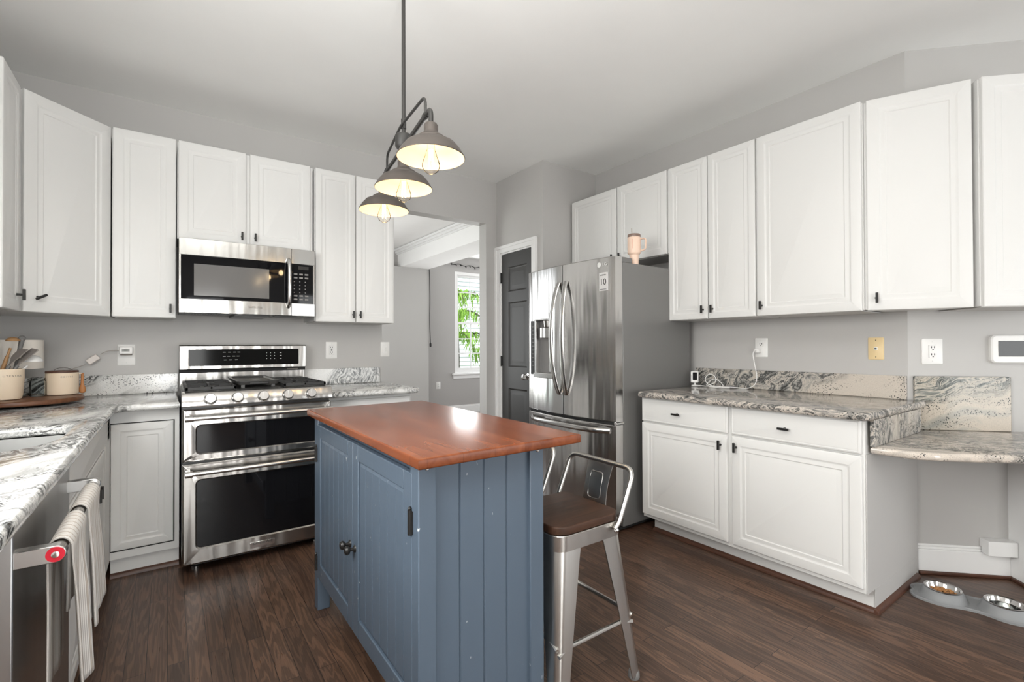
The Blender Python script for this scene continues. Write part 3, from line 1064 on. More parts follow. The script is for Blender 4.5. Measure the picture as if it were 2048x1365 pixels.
# ------------------------------------------------------------------ microwave
mw = thing('microwave', 'stainless over-range microwave with black glass door', 'microwave', (.049, 3.44, 1.412))
MWW, MH = .762, .445
bm = nb(); box(bm, .004, .022, .006, MWW - .004, .42, MH - .002); mesh_obj('casing', bm, 'enamel_dark', mw, .002)
bm = nb()
def mw_ring(x0, x1, z0, z1, r, y):
    return [(x, y - .012 * (1 - ((x - MWW / 2) / (MWW / 2)) ** 2), z) for x, z in rrect(x0, z0, x1, z1, r, 8)]
box(bm, .0, .006, .0, .012, .021, MH); box(bm, MWW - .012, .006, 0, MWW, .021, MH)
for z0, z1 in ((.0, .084), (.345, MH)):
    N = 24
    rings = []
    for i in range(N + 1):
        x = MWW * i / N
        y = -.012 * (1 - (2 * i / N - 1) ** 2)
        rings.append([(x, .02, z0), (x, y, z0), (x, y, z1), (x, .02, z1)])
    loft(bm, rings)
fr_ = mesh_obj('front_frame', bm, 'steel', mw, .002)
bm = nb()
rings = []
for i in range(25):
    x = .012 + (MWW - .024) * i / 24
    y = -.008 * (1 - (2 * i / 24 - 1) ** 2) + .003
    rings.append([(x, .02, .084), (x, y, .084), (x, y, .345), (x, .02, .345)])
loft(bm, rings)
dg = mesh_obj('door_glass', bm, 'glass_black', mw, 0, 30)
bm = nb()
rings = []
for i in range(17):
    x = .075 + .405 * i / 16
    y = -.008 * (1 - (2 * (x - .012) / (MWW - .024) - 1) ** 2) + .002
    rings.append([(x, .006, .105), (x, y, .105), (x, y, .295), (x, .006, .295)])
loft(bm, rings)
mesh_obj('window_screen', bm, mat('microwave_mesh', (.16, .155, .15), .12), dg, 0, 30)
bm = nb(); box(bm, .612, -.0115, .002, .614, -.003, MH - .002); mesh_obj('door_seam', bm, 'gap', mw, 0, 0)
bm = nb()
tube(bm, smooth_path([(.594, .0, .055), (.594, -.03, .075), (.594, -.046, .14), (.594, -.05, .215), (.594, -.046, .29), (.594, -.03, .355), (.594, .0, .375)], 6), .0115, 14)
mesh_obj('door_handle', bm, 'chrome', mw)
bm = nb()
random.seed(4)
for r_ in range(8):
    z = .105 + r_ * .024
    for c_ in range(3):
        x = .628 + c_ * .034
        wx = .022 if r_ in (0, 1, 6, 7) else .006
        box(bm, x, -.0065, z, x + wx, -.002, z + (.010 if wx > .01 else .006))
mesh_obj('buttons', bm, mat('button_grey', (.22, .21, .2), .5), mw, 0, 0)
bm = nb(); box(bm, .655, -.0068, .31, .72, -.003, .332); mesh_obj('clock_display', bm, 'screen', mw, 0, 0)
bm = nb(); text_bm(bm, 'SAMSUNG', .017, on_front(MWW / 2 + .02, -.0126, .045)); mesh_obj('lettering', bm, 'text_grey', mw, 0, 0)
bm = nb(); box(bm, .03, .03, -.004, .26, .12, .008); box(bm, .29, .05, -.010, .49, .38, .006); box(bm, .52, .03, -.004, .73, .12, .008)
for k in range(14):
    box(bm, .05 + k * .014, .035, -.006, .057 + k * .014, .11, -.003)
mesh_obj('vent_grille', bm, 'enamel_dark', mw, .002)

# ------------------------------------------------------------------ refrigerator
fg = thing('refrigerator', 'stainless french-door refrigerator with water dispenser', 'refrigerator', (2.33, 3.03, 0), -90)
FWD, FD = .912, .80
bm = nb(); box(bm, .006, .072, .03, FWD - .006, FD, 1.752); mesh_obj('casing', bm, 'fridge_side', fg, .006)
bm = nb(); box(bm, .02, .05, .012, FWD - .02, .60, .03); mesh_obj('base_grille', bm, 'gap', fg)
def bulge(x):
    return -.045 * (1 - (2 * x / FWD - 1) ** 2)
def fdoor(x0, x1, z0, z1, name, cut=None):
    bm = nb()
    N = 14
    rings = []
    e = .006
    for i in range(N + 1):
        x = x0 + (x1 - x0) * i / N
        dx = 0
        rings.append([(x, .064, z0), (x, bulge(x) + e, z0), (x, bulge(x), z0 + e), (x, bulge(x), z1 - e), (x, bulge(x) + e, z1), (x, .064, z1)])
    r0 = [(x0 + (e if 0 else 0), y, z) for _, y, z in rings[0]]
    loft(bm, rings)
    if cut:
        a, b, c, d = cut
        fl = [f for f in bm.faces]
        for co_, no_ in (((a, 0, 0), (1, 0, 0)), ((c, 0, 0), (1, 0, 0)), ((0, 0, b), (0, 0, 1)), ((0, 0, d), (0, 0, 1))):
            bmesh.ops.bisect_plane(bm, geom=bm.verts[:] + bm.edges[:] + bm.faces[:], plane_co=co_, plane_no=no_)
        kill = [f for f in bm.faces if a < f.calc_center_median().x < c and b < f.calc_center_median().z < d and f.calc_center_median().y < .03]
        bmesh.ops.delete(bm, geom=kill, context='FACES')
    return mesh_obj(name, bm, 'fridge_steel', fg, 0, 25)
HX = FWD / 2
DA, DB, DC, DD = .115, .985, .345, 1.40      # dispenser cut-out
ld = fdoor(.002, HX - .003, .715, 1.785, 'door', (DA, DB, DC, DD))
rd = fdoor(HX + .003, FWD - .002, .715, 1.785, 'door')
fz = fdoor(.002, FWD - .002, .075, .695, 'freezer_drawer')
bm = nb(); box(bm, .02, .0, .693, FWD - .02, .07, .717); mesh_obj('door_gap', bm, 'gap', fg, 0, 0)
bm = nb(); box(bm, HX - .003, -.02, .72, HX + .003, .06, 1.78); mesh_obj('door_seam', bm, 'gap', fg, 0, 0)
def arch_bar(bm, pts, wd, th, side):
    """flat bowed bar; side = axis the width runs along"""
    P = [Vector(p) for p in pts]
    rings = []
    for i, p in enumerate(P):
        d = (P[min(i + 1, len(P) - 1)] - P[max(i - 1, 0)]).normalized()
        s = Vector(side)
        n = d.cross(s).normalized()
        rings.append([p + s * (wd / 2 * math.cos(a)) + n * (th / 2 * math.sin(a)) for a in [2 * PI * k / 14 for k in range(14)]])
    loft(bm, rings)
for dd, x, s in ((ld, HX - .035, -1), (rd, HX + .035, 1)):
    bm = nb()
    pts = []
    for k in range(25):
        t_ = k / 24
        z = .86 + .80 * t_
        q = 1 - (2 * t_ - 1) ** 2
        pts.append((x + s * (.004 + .020 * q), -.045 - .004 - .062 * q ** .8, z))
    arch_bar(bm, pts, .042, .018, (1, 0, 0))
    mesh_obj('door_handle', bm, 'handle_steel', dd)
bm = nb()
pts = []
for k in range(25):
    t_ = k / 24
    x = .045 + (FWD - .09) * t_
    q = 1 - (2 * t_ - 1) ** 2
    pts.append((x, bulge(x) - .004 - .045 * min(1, q * 2.2), .655 - .0 * q))
arch_bar(bm, pts, .036, .018, (0, 0, 1))
mesh_obj('drawer_handle', bm, 'handle_steel', fz)
# dispenser
bm = nb()
yb = .03
loft(bm, [[(x, y, z) for x, z in rrect(DA, DB, DC, DD, .004)] for y in (bulge(.2) + .004, yb)], False, True)
cav = mesh_obj('dispenser', bm, mat('dispenser_grey', (.30, .295, .29), .35, .3), ld, 0, 30)
bm = nb(); box(bm, .045, bulge(.07) - .004, DB - .0, .108, bulge(.07) + .01, DD); mesh_obj('dispenser_panel', bm, 'screen', ld, .002)
bm = nb()
for k in range(11):
    z = 1.05 + k * .03
    box(bm, .062, bulge(.07) - .0055, z, .088, bulge(.07) - .003, z + .008)
mesh_obj('dispenser_marks', bm, mat('dim_marks', (.09, .09, .088), .5), ld, 0, 0)
bm = nb(); box(bm, DA - .01, bulge(.12) - .006, DB - .01, DA + .012, bulge(.12) + .02, DD + .004); box(bm, DA - .01, bulge(.2) - .008, DD, DC, bulge(.2) + .01, DD + .010); mesh_obj('dispenser_trim', bm, 'handle_steel', ld, .002)
bm = nb(); box(bm, DA, bulge(.23) - .014, DB - .02, DC + .004, .02, DB + .018); mesh_obj('drip_tray', bm, 'handle_steel', ld, .004)
bm = nb(); box(bm, DA + .07, bulge(.2) - .005, DD - .135, DC - .02, .0, DD - .055); lathe(bm, [(.04, DD - .055), (.045, DD - .005)], (DA + .14, -.005, 0), 18)
mesh_obj('dispenser_nozzle', bm, 'steel', ld, .003)
bm = nb(); box(bm, DA + .125, .0, DB + .02, DA + .165, .028, DD - .14); mesh_obj('dispenser_lever', bm, 'handle_steel', ld, .006)
# badges on the right door
bx = FWD - .088
bm = nb(); text_bm(bm, 'LG', .03, on_front(bx + .012, bulge(bx) - .0032, 1.738)); lathe(bm, [(.017, 0), (.017, -.0022)], (bx - .034, bulge(bx - .03) - .0005, 1.738), 24, 'y')
mesh_obj('maker_logo', bm, 'text_white', rd, 0, 0)
bm = nb(); box(bm, bx - .035, bulge(bx) - .0055, 1.565, bx + .035, bulge(bx) + .004, 1.685)
stk = mesh_obj('sticker', bm, mat('sticker_silver', (.62, .61, .6), .4), rd, 0, 0)
bm = nb()
text_bm(bm, '10', .058, on_front(bx, bulge(bx) - .0060, 1.622)); text_bm(bm, 'INVERTER', .011, on_front(bx, bulge(bx) - .0060, 1.668))
box(bm, bx - .028, bulge(bx) - .0062, 1.574, bx + .028, bulge(bx) - .005, 1.577)
mesh_obj('sticker_lettering', bm, 'text_dark', rd, 0, 0)
# hinges and covers on top
for x in (.02, FWD - .10):
    bm = nb(); box(bm, x, .045, 1.752, x + .08, .185, 1.79); mesh_obj('hinge_cover', bm, 'fridge_side', fg, .006)
bm = nb(); box(bm, FWD - .03, .0, .698, FWD + .002, .075, .712); tube(bm, [(FWD - .018, .01, .69), (FWD - .018, .01, .72)], .01, 12); mesh_obj('hinge', bm, 'handle_steel', fg, .002)

# insulated cup on the refrigerator
cu = thing('tumbler', 'peach insulated tumbler with handle standing on the refrigerator', 'tumbler', (2.575, 2.172, 1.7525), -62)
cu.scale = (.86, .86, .80)
bm = nb(); lathe(bm, [(.033, 0), (.034, .003), (.036, .085), (.050, .10), (.0515, .108), (.0515, .232), (.050, .236), (.047, .238)], seg=36); mesh_obj('body', bm, 'peach', cu)
bm = nb(); lathe(bm, [(.0495, .236), (.0505, .240), (.0505, .256), (.047, .262), (.020, .264), (.0, .264)], seg=36); mesh_obj('lid', bm, mat('smoky_lid', (.22, .15, .12), .15), cu)
bm = nb(); tube(bm, [(-.012, -.018, .25), (-.014, -.022, .31)], .0042, 10); mesh_obj('straw', bm, clear_glass('straw_clear', (.93, .88, .84), .3), cu)
bm = nb(); arch_bar(bm, fillet_path([(.046, 0, .222), (.092, 0, .222), (.088, 0, .125), (.048, 0, .118)], .03), .024, .013, (0, 1, 0)); mesh_obj('handle', bm, 'peach', cu)
bm = nb(); box(bm, -.002, -.0523, .135, .0005, -.0512, .215); mesh_obj('printed_mark', bm, mat('rust_print', (.6, .25, .15), .5), cu, 0, 0)

# ------------------------------------------------------------------ dishwasher
dwr = thing('dishwasher', 'stainless dishwasher at the near end of the sink run with bar handle', 'dishwasher', (-.238, 1.292, 0), 90)
DWW = .640
bm = nb(); box(bm, 0, .03, .09, DWW, .62, .872); mesh_obj('tub', bm, 'dw_side', dwr, .002)
bm = nb(); box(bm, .02, .08, .0, DWW - .02, .60, .09); mesh_obj('kick_plate', bm, 'black', dwr)
bm = nb(); box(bm, .0, .0, .10, DWW, .0295, .872); dwd = mesh_obj('door', bm, 'dw_steel', dwr, .003)
bm = nb()
for k in range(6):
    box(bm, -.0012, .06, .595 + k * .020, .001, .14, .604 + k * .020)
mesh_obj('side_vents', bm, 'gap', dwr, .0, 0)
bm = nb()
tube(bm, [(.018, -.058, .803), (DWW - .03, -.058, .803)], .0125, 16)
dh = mesh_obj('bar_handle', bm, 'handle_steel', dwd)
for x in (.006, DWW - .046):
    bm = nb()
    P = [(-.058 - .0165 * math.sin(a), .803 + .0165 * math.cos(a)) for a in [PI * k / 10 for k in range(11)]] + [(.002, .7865), (.002, .8195)]
    loft(bm, [[(x + dx, y, z) for y, z in P] for dx in (0, .026)])
    mesh_obj('handle_bracket', bm, 'handle_steel', dh, .0015)
bm = nb(); lathe(bm, [(.0145, 0), (.0145, -.002)], (.006, -.058, .803), 28, 'x', True, True)
mesh_obj('medallion', bm, 'red', dh)
bm = nb(); lathe(bm, [(.0062, -.002), (.0062, -.0032), (.003, -.0036)], (.006, -.058, .803), 20, 'x'); mesh_obj('medallion_centre', bm, 'chrome', dh)

def towel(label, y0, y1, front, back, seed, flare=.0):
    """cloth folded over the dishwasher bar, world coordinates; y along the bar"""
    random.seed(seed)
    ph = [random.uniform(0, 6) for _ in range(4)]
    bx_, bz = -.180, .803
    rr = .0155
    prof = []
    for k in range(15):
        prof.append((-rr - .002, bz - back * (1 - k / 14), -back * (1 - k / 14)))
    for k in range(1, 8):
        a = PI - PI * k / 8
        prof.append((rr * math.cos(a), bz + rr * math.sin(a), 0))
    for k in range(25):
        prof.append((rr + .002, bz - front * k / 24, front * k / 24))
    bm = nb()
    NY = 40
    uvl = bm.loops.layers.uv.new('UVMap')
    grid = []
    for i in range(NY + 1):
        s = i / NY
        row = []
        for x, z, q in prof:
            drop = abs(q)
            f = min(1, drop / .12)
            amp = .006 * f
            y = y0 + (y1 - y0) * s + (s - .5) * flare * drop
            dx = amp * (math.sin(s * 10 + ph[0]) + .5 * math.sin(s * 19 + ph[1])) + (.05 * max(0, drop - .03) if q > 0 else .0)
            if q < 0:
                dx = max(-.012, dx * .4)
            elif q > 0:
                dx = max(-.004, dx)
            zz = z - (.012 * math.sin(s * 3 + ph[2]) + .02 * s) * f
            row.append(bm.verts.new((bx_ + x + dx, y, zz)))
        grid.append(row)
    for i in range(NY):
        for j in range(len(prof) - 1):
            f = bm.faces.new((grid[i][j], grid[i + 1][j], grid[i + 1][j + 1], grid[i][j + 1]))
            for lp, (ii, jj) in zip(f.loops, ((i, j), (i + 1, j), (i + 1, j + 1), (i, j + 1))):
                lp[uvl].uv = (ii / NY * (y1 - y0) * 10, jj / len(prof) * 5)
    o = solo('dish_towel', bm, 'towel', label, 'towel', 'striped towels on the dishwasher', 0, 60)
    sm = o.modifiers.new('thickness', 'SOLIDIFY'); sm.thickness = .003; sm.offset = 1
    return o
towel('beige striped dish towel nearest the red handle medallion', 1.345, 1.545, .33, .30, 3, .05)
towel('beige striped dish towel at the far end of the dishwasher bar', 1.60, 1.83, .27, .22, 8, .30)

# ------------------------------------------------------------------ island
isl = thing('kitchen_island', 'blue painted island cart with varnished wooden top', 'island', (.558, 1.225, 0), 0)
IW, IL = .442, 1.145
ZT = .884
for x in (0, IW - .055):
    for y in (0, IL - .055):
        bm = nb(); box(bm, x, y, 0, x + .055, y + .055, ZT); mesh_obj('corner_post', bm, 'blue', isl, .003)
def board_panel(bm, length, z0, z1, n, t=.012, groove=.004, axis='x'):
    """tongue-and-groove boards with V joints, front at 0, thickness t behind"""
    pr = []
    for k in range(n + 1):
        s = length * k / n
        if 0 < k < n:
            pr += [(s - groove, 0), (s, groove * 1.1), (s + groove, 0)]
        else:
            pr.append((s, 0))
    pr += [(length, t), (0, t)]
    loft(bm, [[((s, d, z) if axis == 'x' else (d, s, z)) for s, d in pr] for z in (z0, z1)])
bm = nb(); board_panel(bm, IW - .108, .10, ZT, 4)
o = mesh_obj('end_panel', bm, 'blue', isl, 0, 20); o.location = (.054, .014, 0)
bm = nb(); board_panel(bm, IW - .108, .10, ZT, 4)
o = mesh_obj('end_panel', bm, 'blue', isl, 0, 20); o.location = (IW - .054, IL - .014, 0); o.rotation_euler = (0, 0, PI)
bm = nb(); board_panel(bm, IL - .108, .10, ZT, 10)
o = mesh_obj('back_panel', bm, 'blue', isl, 0, 20); o.location = (IW - .012, .054, 0); o.rotation_euler = (0, 0, PI / 2)
bm = nb(); box(bm, .012, .05, .15, IW - .02, IL - .05, .17); mesh_obj('bottom_shelf', bm, 'blue', isl)
bm = nb(); box(bm, .03, .055, .835, .05, IL - .055, ZT); mesh_obj('top_rail', bm, 'blue', isl)
def island_door(y0, y1, knob_y, hinge_y):
    z0, z1 = .155, .852
    L = y1 - y0
    bm = nb()
    b = .058
    # stiles, rails (front faces at x=0), slight bevel by modifier
    box(bm, 0, 0, z0, .02, b, z1); box(bm, 0, L - b, z0, .02, L, z1)
    box(bm, 0, b, z0, .02, L - b, z0 + b + .01); box(bm, 0, b, z1 - b, .02, L - b, z1)
    d = mesh_obj('door', bm, 'blue', isl, .003)
    d.location = (-.001, y0, 0)
    bm = nb()
    n = 6
    pl = L - 2 * b
    z0p, z1p = z0 + b + .01, z1 - b
    pr = []
    for k in range(n + 1):
        s = pl * k / n
        if 0 < k < n:
            pr += [(s - .003, 0), (s, .004), (s + .003, 0)]
        else:
            pr.append((s, .006 if k in (0, n) else 0))
            if k == 0:
                pr.append((.014, 0))
            else:
                pr.insert(-1, (pl - .014, 0))
    pr += [(pl, .013), (0, .013)]
    def rg_(z, ex):
        return [(.004 + dd + ex, s, z) for s, dd in pr]
    rr_ = [[(x if i >= len(pr) - 2 else max(x, .010), y, z) for i, (x, y, z) in enumerate(rg_(z0p, 0))], rg_(z0p + .014, 0), rg_(z1p - .014, 0),
           [(x if i >= len(pr) - 2 else max(x, .010), y, z) for i, (x, y, z) in enumerate(rg_(z1p, 0))]]
    loft(bm, rr_)
    p = mesh_obj('door_panel', bm, 'blue', d, 0, 12)
    p.location = (0, b, 0)
    kb = nb(); lathe(kb, [(.014, .0), (.012, -.004), (.006, -.008), (.006, -.018), (.015, -.023), (.0165, -.030), (.012, -.037), (.004, -.040)], (0, knob_y - y0, .47), 20, 'x')
    mesh_obj('door_knob', kb, 'black', d)
    for z in (.22, .715):
        hb = nb(); tube(hb, [(-.004, hinge_y - y0, z - .035), (-.004, hinge_y - y0, z + .035)], .0065, 12)
        box(hb, -.003, hinge_y - y0 - .012, z - .032, .001, hinge_y - y0 + .012, z + .032)
        lathe(hb, [(.0045, z + .035), (.006, z + .039), (.003, z + .044)], (-.004, hinge_y - y0, 0), 12)
        mesh_obj('hinge', hb, 'black', d)
    return d
island_door(.042, .571, .546, .046)
island_door(.576, IL - .042, .602, IL - .046)
bm = nb()
tp = [(-.026, -.058), (.566, -.046), (.566, 1.19), (-.026, 1.18)]
slab(bm, tp, ZT, .914, .006)
mesh_obj('top', bm, 'island_top', isl, 0, 40)
for x, y, s in ((.026, -.006, 1), (IW - .025, -.006, 1)):
    bm = nb(); lathe(bm, [(.007, 0), (.007, -.003), (.004, -.006)], (x, 0, ZT - .012), 14, 'y'); mesh_obj('bolt', bm, 'chrome', isl)

# ------------------------------------------------------------------ stools
def make_stool(label, loc, rot):
    t = thing('counter_stool', label, 'stool', loc, rot, 'metal stools at the island')
    SH = .575
    a0, a1 = .152, .200                      # half size of the leg square at seat and at floor
    for sx in (-1, 1):
        for sy in (-1, 1):
            bm = nb()
            rings = []
            for k in range(9):
                q = k / 8
                z = SH - .012 - (SH - .027) * q
                c = a0 + (a1 - a0) * q
                wd = .062 * (1 - q) ** 1.1 + .044
                th = .004
                # folded sheet: outer rounded corner, open on the inside
                r_ = wd * .42
                pts = [(-wd, 0)]
                pts += [(-r_ + r_ * math.cos(R(90 - 90 * j / 6)), -r_ + r_ * math.sin(R(90 - 90 * j / 6))) for j in range(7)]
                pts += [(0, -wd)]
                inn = [(min(x, -th) if x > -th else x, min(y, -th) if y > -th else y) for x, y in reversed(pts)]
                inn[0] = (-th, -wd); inn[-1] = (-wd, -th)
                r2 = max(r_ - th, .002)
                for j in range(7):
                    aa_ = R(90 * j / 6)
                    inn[1 + j] = (-r_ + r2 * math.cos(aa_), -r_ + r2 * math.sin(aa_))
                ring = [(sx * (c + x), sy * (c + y), z) for x, y in pts + inn]
                rings.append(ring)
            loft(bm, rings)
            lg = mesh_obj('leg', bm, 'stool_steel', t, 0, 40)
            bm = nb()
            cz = a1 - .018
            lathe(bm, [(.019, 0), (.021, .004), (.020, .022), (.016, .030)], (sx * cz, sy * cz, 0), 14)
            mesh_obj('foot_cap', bm, 'grey_handle', lg)
    bm = nb()
    o = rrect(-.160, -.160, .160, .160, .05, 7)
    loft(bm, [[(x, y, SH - .052) for x, y in o], [(x, y, SH - .002) for x, y in o], [(x, y, SH) for x, y in offs(o, .002)], [(x, y, SH) for x, y in offs(o, .02)], [(x, y, SH - .052) for x, y in offs(o, .012)]], False, False)
    mesh_obj('seat_frame', bm, 'stool_steel', t, 0, 40)
    bm = nb()
    slab(bm, rrect(-.156, -.156, .156, .156, .055, 8), SH, SH + .028, .005)
    mesh_obj('seat', bm, 'seat_wood', t, 0, 40)
    for sy in (-1, 1):
        bm = nb(); c = .176; z = .205
        tube(bm, [(-c, sy * (c + .004), z), (-c + .05, sy * (c - .004), z + .012), (c - .05, sy * (c - .004), z + .012), (c, sy * (c + .004), z)], [.007, .008, .008, .007], 10)
        mesh_obj('stretcher', bm, 'stool_steel', t)
        bm = nb(); z = .225
        tube(bm, [(sy * (c + .004), -c, z), (sy * (c - .004), -c + .05, z + .012), (sy * (c - .004), c - .05, z + .012), (sy * (c + .004), c, z)], [.007, .008, .008, .007], 10)
        mesh_obj('stretcher', bm, 'stool_steel', t)
    # low back: bent tube from the side rails round behind the seat
    bm = nb()
    pts = [(.10, -.168, SH - .022), (.122, -.170, SH + .0), (.20, -.172, SH + .178), (.205, .172, SH + .178), (.122, .170, SH + .0), (.10, .168, SH - .022)]
    tube(bm, fillet_path(pts, .045, 7), .0095, 12)
    bk = mesh_obj('back_rail', bm, 'stool_steel', t)
    for sy in (-1, 1):
        bm = nb(); lathe(bm, [(.009, 0), (.009, -.008 * 1), (.004, -.011)] if sy < 0 else [(.009, 0), (.009, .008), (.004, .011)], (.10, sy * .172, SH - .025), 12, 'y'); mesh_obj('bolt', bm, 'chrome', bk)
    bm = nb()
    sp = []
    for k in range(9):
        q = k / 8
        z = SH - .05 + .225 * q
        x = .163 + .042 * q - .012 * math.sin(PI * q)
        wd = .066 - .006 * math.sin(PI * q)
        sp.append([(x, -wd, z), (x - .006, -wd * .5, z), (x - .008, 0, z), (x - .006, wd * .5, z), (x, wd, z), (x + .003, wd, z), (x - .003, wd * .5, z), (x - .005, 0, z), (x - .003, -wd * .5, z), (x + .003, -wd, z)])
    loft(bm, sp)
    mesh_obj('back_plate', bm, 'stool_steel', t, 0, 50)
    bm = nb()
    q = []
    for y, zz in rrect(-.032, SH + .035, .032, SH + .135, .012, 4):
        f = (zz - (SH - .05)) / .225
        x = .163 + .042 * f - .012 * math.sin(PI * f) - .0075 + .0025 * abs(y) / .032
        q.append((x, y, zz))
    tube(bm, q + [q[0]], .0025, 8)
    mesh_obj('embossed_frame', bm, 'stool_steel', t)
    return t
st1 = make_stool('nearest metal stool with dark wooden seat and low steel back beside the island', (1.200, 1.36, 0), 0)
clone(st1, (1.200, 1.80, 0), 'second metal stool mostly hidden behind the island and the nearest stool', 2)

# ------------------------------------------------------------------ pendant lamp
pc = Vector((.800, 1.895, 0))
pdir = Vector((.106, .73, 0)).normalized()
lamp = thing('pendant_lamp', 'black pipe pendant with three barn shades hanging over the island', 'lamp', (pc.x, pc.y, ZC), math.degrees(math.atan2(pdir.y, pdir.x)))
# local x along the bar, z measured from the ceiling
def lz(z):
    return z - ZC
BZ = 2.045
SP = .37
bm = nb(); tube(bm, [(0, 0, lz(BZ)), (0, 0, -.02)], .008, 12); lathe(bm, [(.011, lz(2.12)), (.011, lz(2.16))], seg=12); mesh_obj('rod', bm, 'pipe', lamp)
bm = nb(); lathe(bm, [(.062, 0), (.062, -.014), (.055, -.022), (.012, -.026)], seg=28); mesh_obj('canopy', bm, 'pipe', lamp)
bm = nb(); lathe(bm, [(.031, lz(2.094)), (.035, lz(2.090)), (.035, lz(2.046)), (.028, lz(2.036)), (.012, lz(2.02))], seg=22); mesh_obj('hub', bm, 'pipe', lamp)
bm = nb(); tube(bm, fillet_path([(-SP, 0, lz(1.985)), (-SP, 0, lz(BZ)), (SP, 0, lz(BZ)), (SP, 0, lz(1.985))], .045, 8), .0085, 12)
for s in (-1, 1):
    tube(bm, [(s * (SP - .075), 0, lz(BZ)), (s * (SP - .055), 0, lz(BZ))], .0115, 12)
mesh_obj('bar', bm, 'pipe', lamp)
bm = nb()
e = SP - .065
tube(bm, fillet_path([(-e, 0, lz(BZ)), (-e, 0, lz(2.118)), (-.012, .012, lz(2.128)), (.012, .012, lz(2.128)), (e, 0, lz(2.118)), (e, 0, lz(BZ))], .035, 6), .0055, 10)
mesh_obj('brace', bm, 'pipe', lamp)
RZ = 1.868
outer = [(.1175, 0), (.119, .003), (.1175, .005), (.103, .029), (.087, .048), (.072, .056), (.058, .058), (.0555, .060), (.053, .069), (.045, .075), (.035, .078), (.027, .085), (.0245, .095), (.0245, .114), (.020, .121), (.010, .124)]
for k in (-1, 0, 1):
    bm = nb(); lathe(bm, [(r_, lz(RZ) + h_) for r_, h_ in outer], (k * SP, 0, 0), 44, cap0=False)
    sh = mesh_obj('lamp_shade', bm, 'shade_out', lamp)
    bm = nb(); lathe(bm, [(.1170, lz(RZ) + .0005), (.116, lz(RZ) + .003), (.096, lz(RZ) + .036), (.086, lz(RZ) + .0435), (.066, lz(RZ) + .051), (.03, lz(RZ) + .055)], (k * SP, 0, 0), 44, cap0=False, cap1=True)
    mesh_obj('shade_lining', bm, 'shade_in', sh)
    bm = nb(); lathe(bm, [(.013, lz(RZ) + .055), (.014, lz(RZ) + .03), (.022, lz(RZ) + .005), (.031, lz(RZ) - .02), (.031, lz(RZ) - .032), (.024, lz(RZ) - .046), (.011, lz(RZ) - .054), (.002, lz(RZ) - .058)], (k * SP, 0, 0), 24, cap0=False, cap1=True)
    bu = mesh_obj('bulb', bm, 'bulb_glass', lamp, 0, 60)
    bm = nb()
    for a in range(4):
        an = a * PI / 2
        tube(bm, [(k * SP + .006 * math.cos(an), .006 * math.sin(an), lz(RZ) + .03), (k * SP + .009 * math.cos(an + .5), .009 * math.sin(an + .5), lz(RZ) - .035)], .0022, 6)
    mesh_obj('filament', bm, 'filament', bu)
    l = bpy.data.lights.new('pendant_bulb_light', 'POINT')
    l.energy, l.color, l.shadow_soft_size = .95, (1, .74, .44), .02
    lo = bpy.data.objects.new('pendant_bulb_light', l)
    p = pc + pdir * (k * SP)
    lo.location = (p.x, p.y, RZ - .012)
    COL.objects.link(lo)

# ------------------------------------------------------------------ wall plates
def plate(label, name, cat, loc, rot, wd=.078, ht=.125, m='white_plastic', kind='duplex', group=None):
    t = thing(name, label, cat, loc, rot, group)
    bm = nb()
    o = rrect(-wd / 2, -ht / 2, wd / 2, ht / 2, .005, 4)
    loft(bm, [[(x, 0, z) for x, z in o], [(x, -.004, z) for x, z in o], [(x, -.006, z) for x, z in offs(o, .003)]])
    mesh_obj('cover_plate', bm, m, t)
    def slots(zc, w_=.0):
        bm = nb()
        box(bm, -.0085, -.0112, zc, -.0055, -.0085, zc + .010); box(bm, .0055, -.0112, zc, .0085, -.0085, zc + .010)
        lathe(bm, [(.0028, -.0085), (.0028, -.0112)], (0, 0, zc - .007), 10, 'y')
        mesh_obj('slots', bm, 'slot', t, 0, 0)
    if kind in ('duplex', 'single'):
        for zc in ((.021, -.021) if kind == 'duplex' else (.021,)):
            bm = nb()
            o = rrect(-.0165, zc - .0145, .0165, zc + .0145, .012, 5)
            loft(bm, [[(x, -.005, z) for x, z in o], [(x, -.010, z) for x, z in o]]); mesh_obj('socket', bm, m, t, .0005)
            slots(zc)
    elif kind == 'decora':
        bm = nb(); box(bm, -.017, -.0095, -.034, .017, -.005, .034); mesh_obj('socket', bm, m, t, .001)
        bm = nb(); box(bm, -.0175, -.0064, -.0345, .0175, -.0058, .0345); mesh_obj('socket_gap', bm, 'text_grey', t, 0, 0)
        for zc in (.018, -.02):
            slots(zc)
        bm = nb(); box(bm, -.006, -.0105, -.004, .006, -.009, .001); box(bm, -.006, -.0105, .002, .006, -.009, .006); mesh_obj('test_buttons', bm, 'text_dark' if 'tester' in label else m, t, 0, 0)
    elif kind == 'switch':
        bm = nb(); box(bm, -.017, -.0095, -.034, .017, -.005, .034); mesh_obj('switch_frame', bm, m, t, .001)
        bm = nb(); box(bm, -.004, -.013, -.018, .008, -.009, .014); mesh_obj('slider', bm, 'text_white', t, .001)
    elif kind == 'jack':
        bm = nb(); box(bm, -.008, -.0085, -.008, .008, -.005, .008); mesh_obj('jack', bm, 'white_plastic', t, .0005)
        bm = nb(); box(bm, -.005, -.009, -.004, .005, -.008, .004); mesh_obj('jack_hole', bm, 'slot', t, 0, 0)
    bm = nb()
    for z in (ht * .38, -ht * .38):
        lathe(bm, [(.0028, -.005), (.0028, -.0068)], (0, 0, z), 10, 'y')
    mesh_obj('screw', bm, 'text_white' if m != 'beige_plastic' else 'slot', t)
    return t
OUT = 'white wall outlets'
plate('white outlet with a small plug-in display, left of the range', 'outlet', 'outlet', (-.214, YW, 1.160), 0, .088, .130, kind='single')
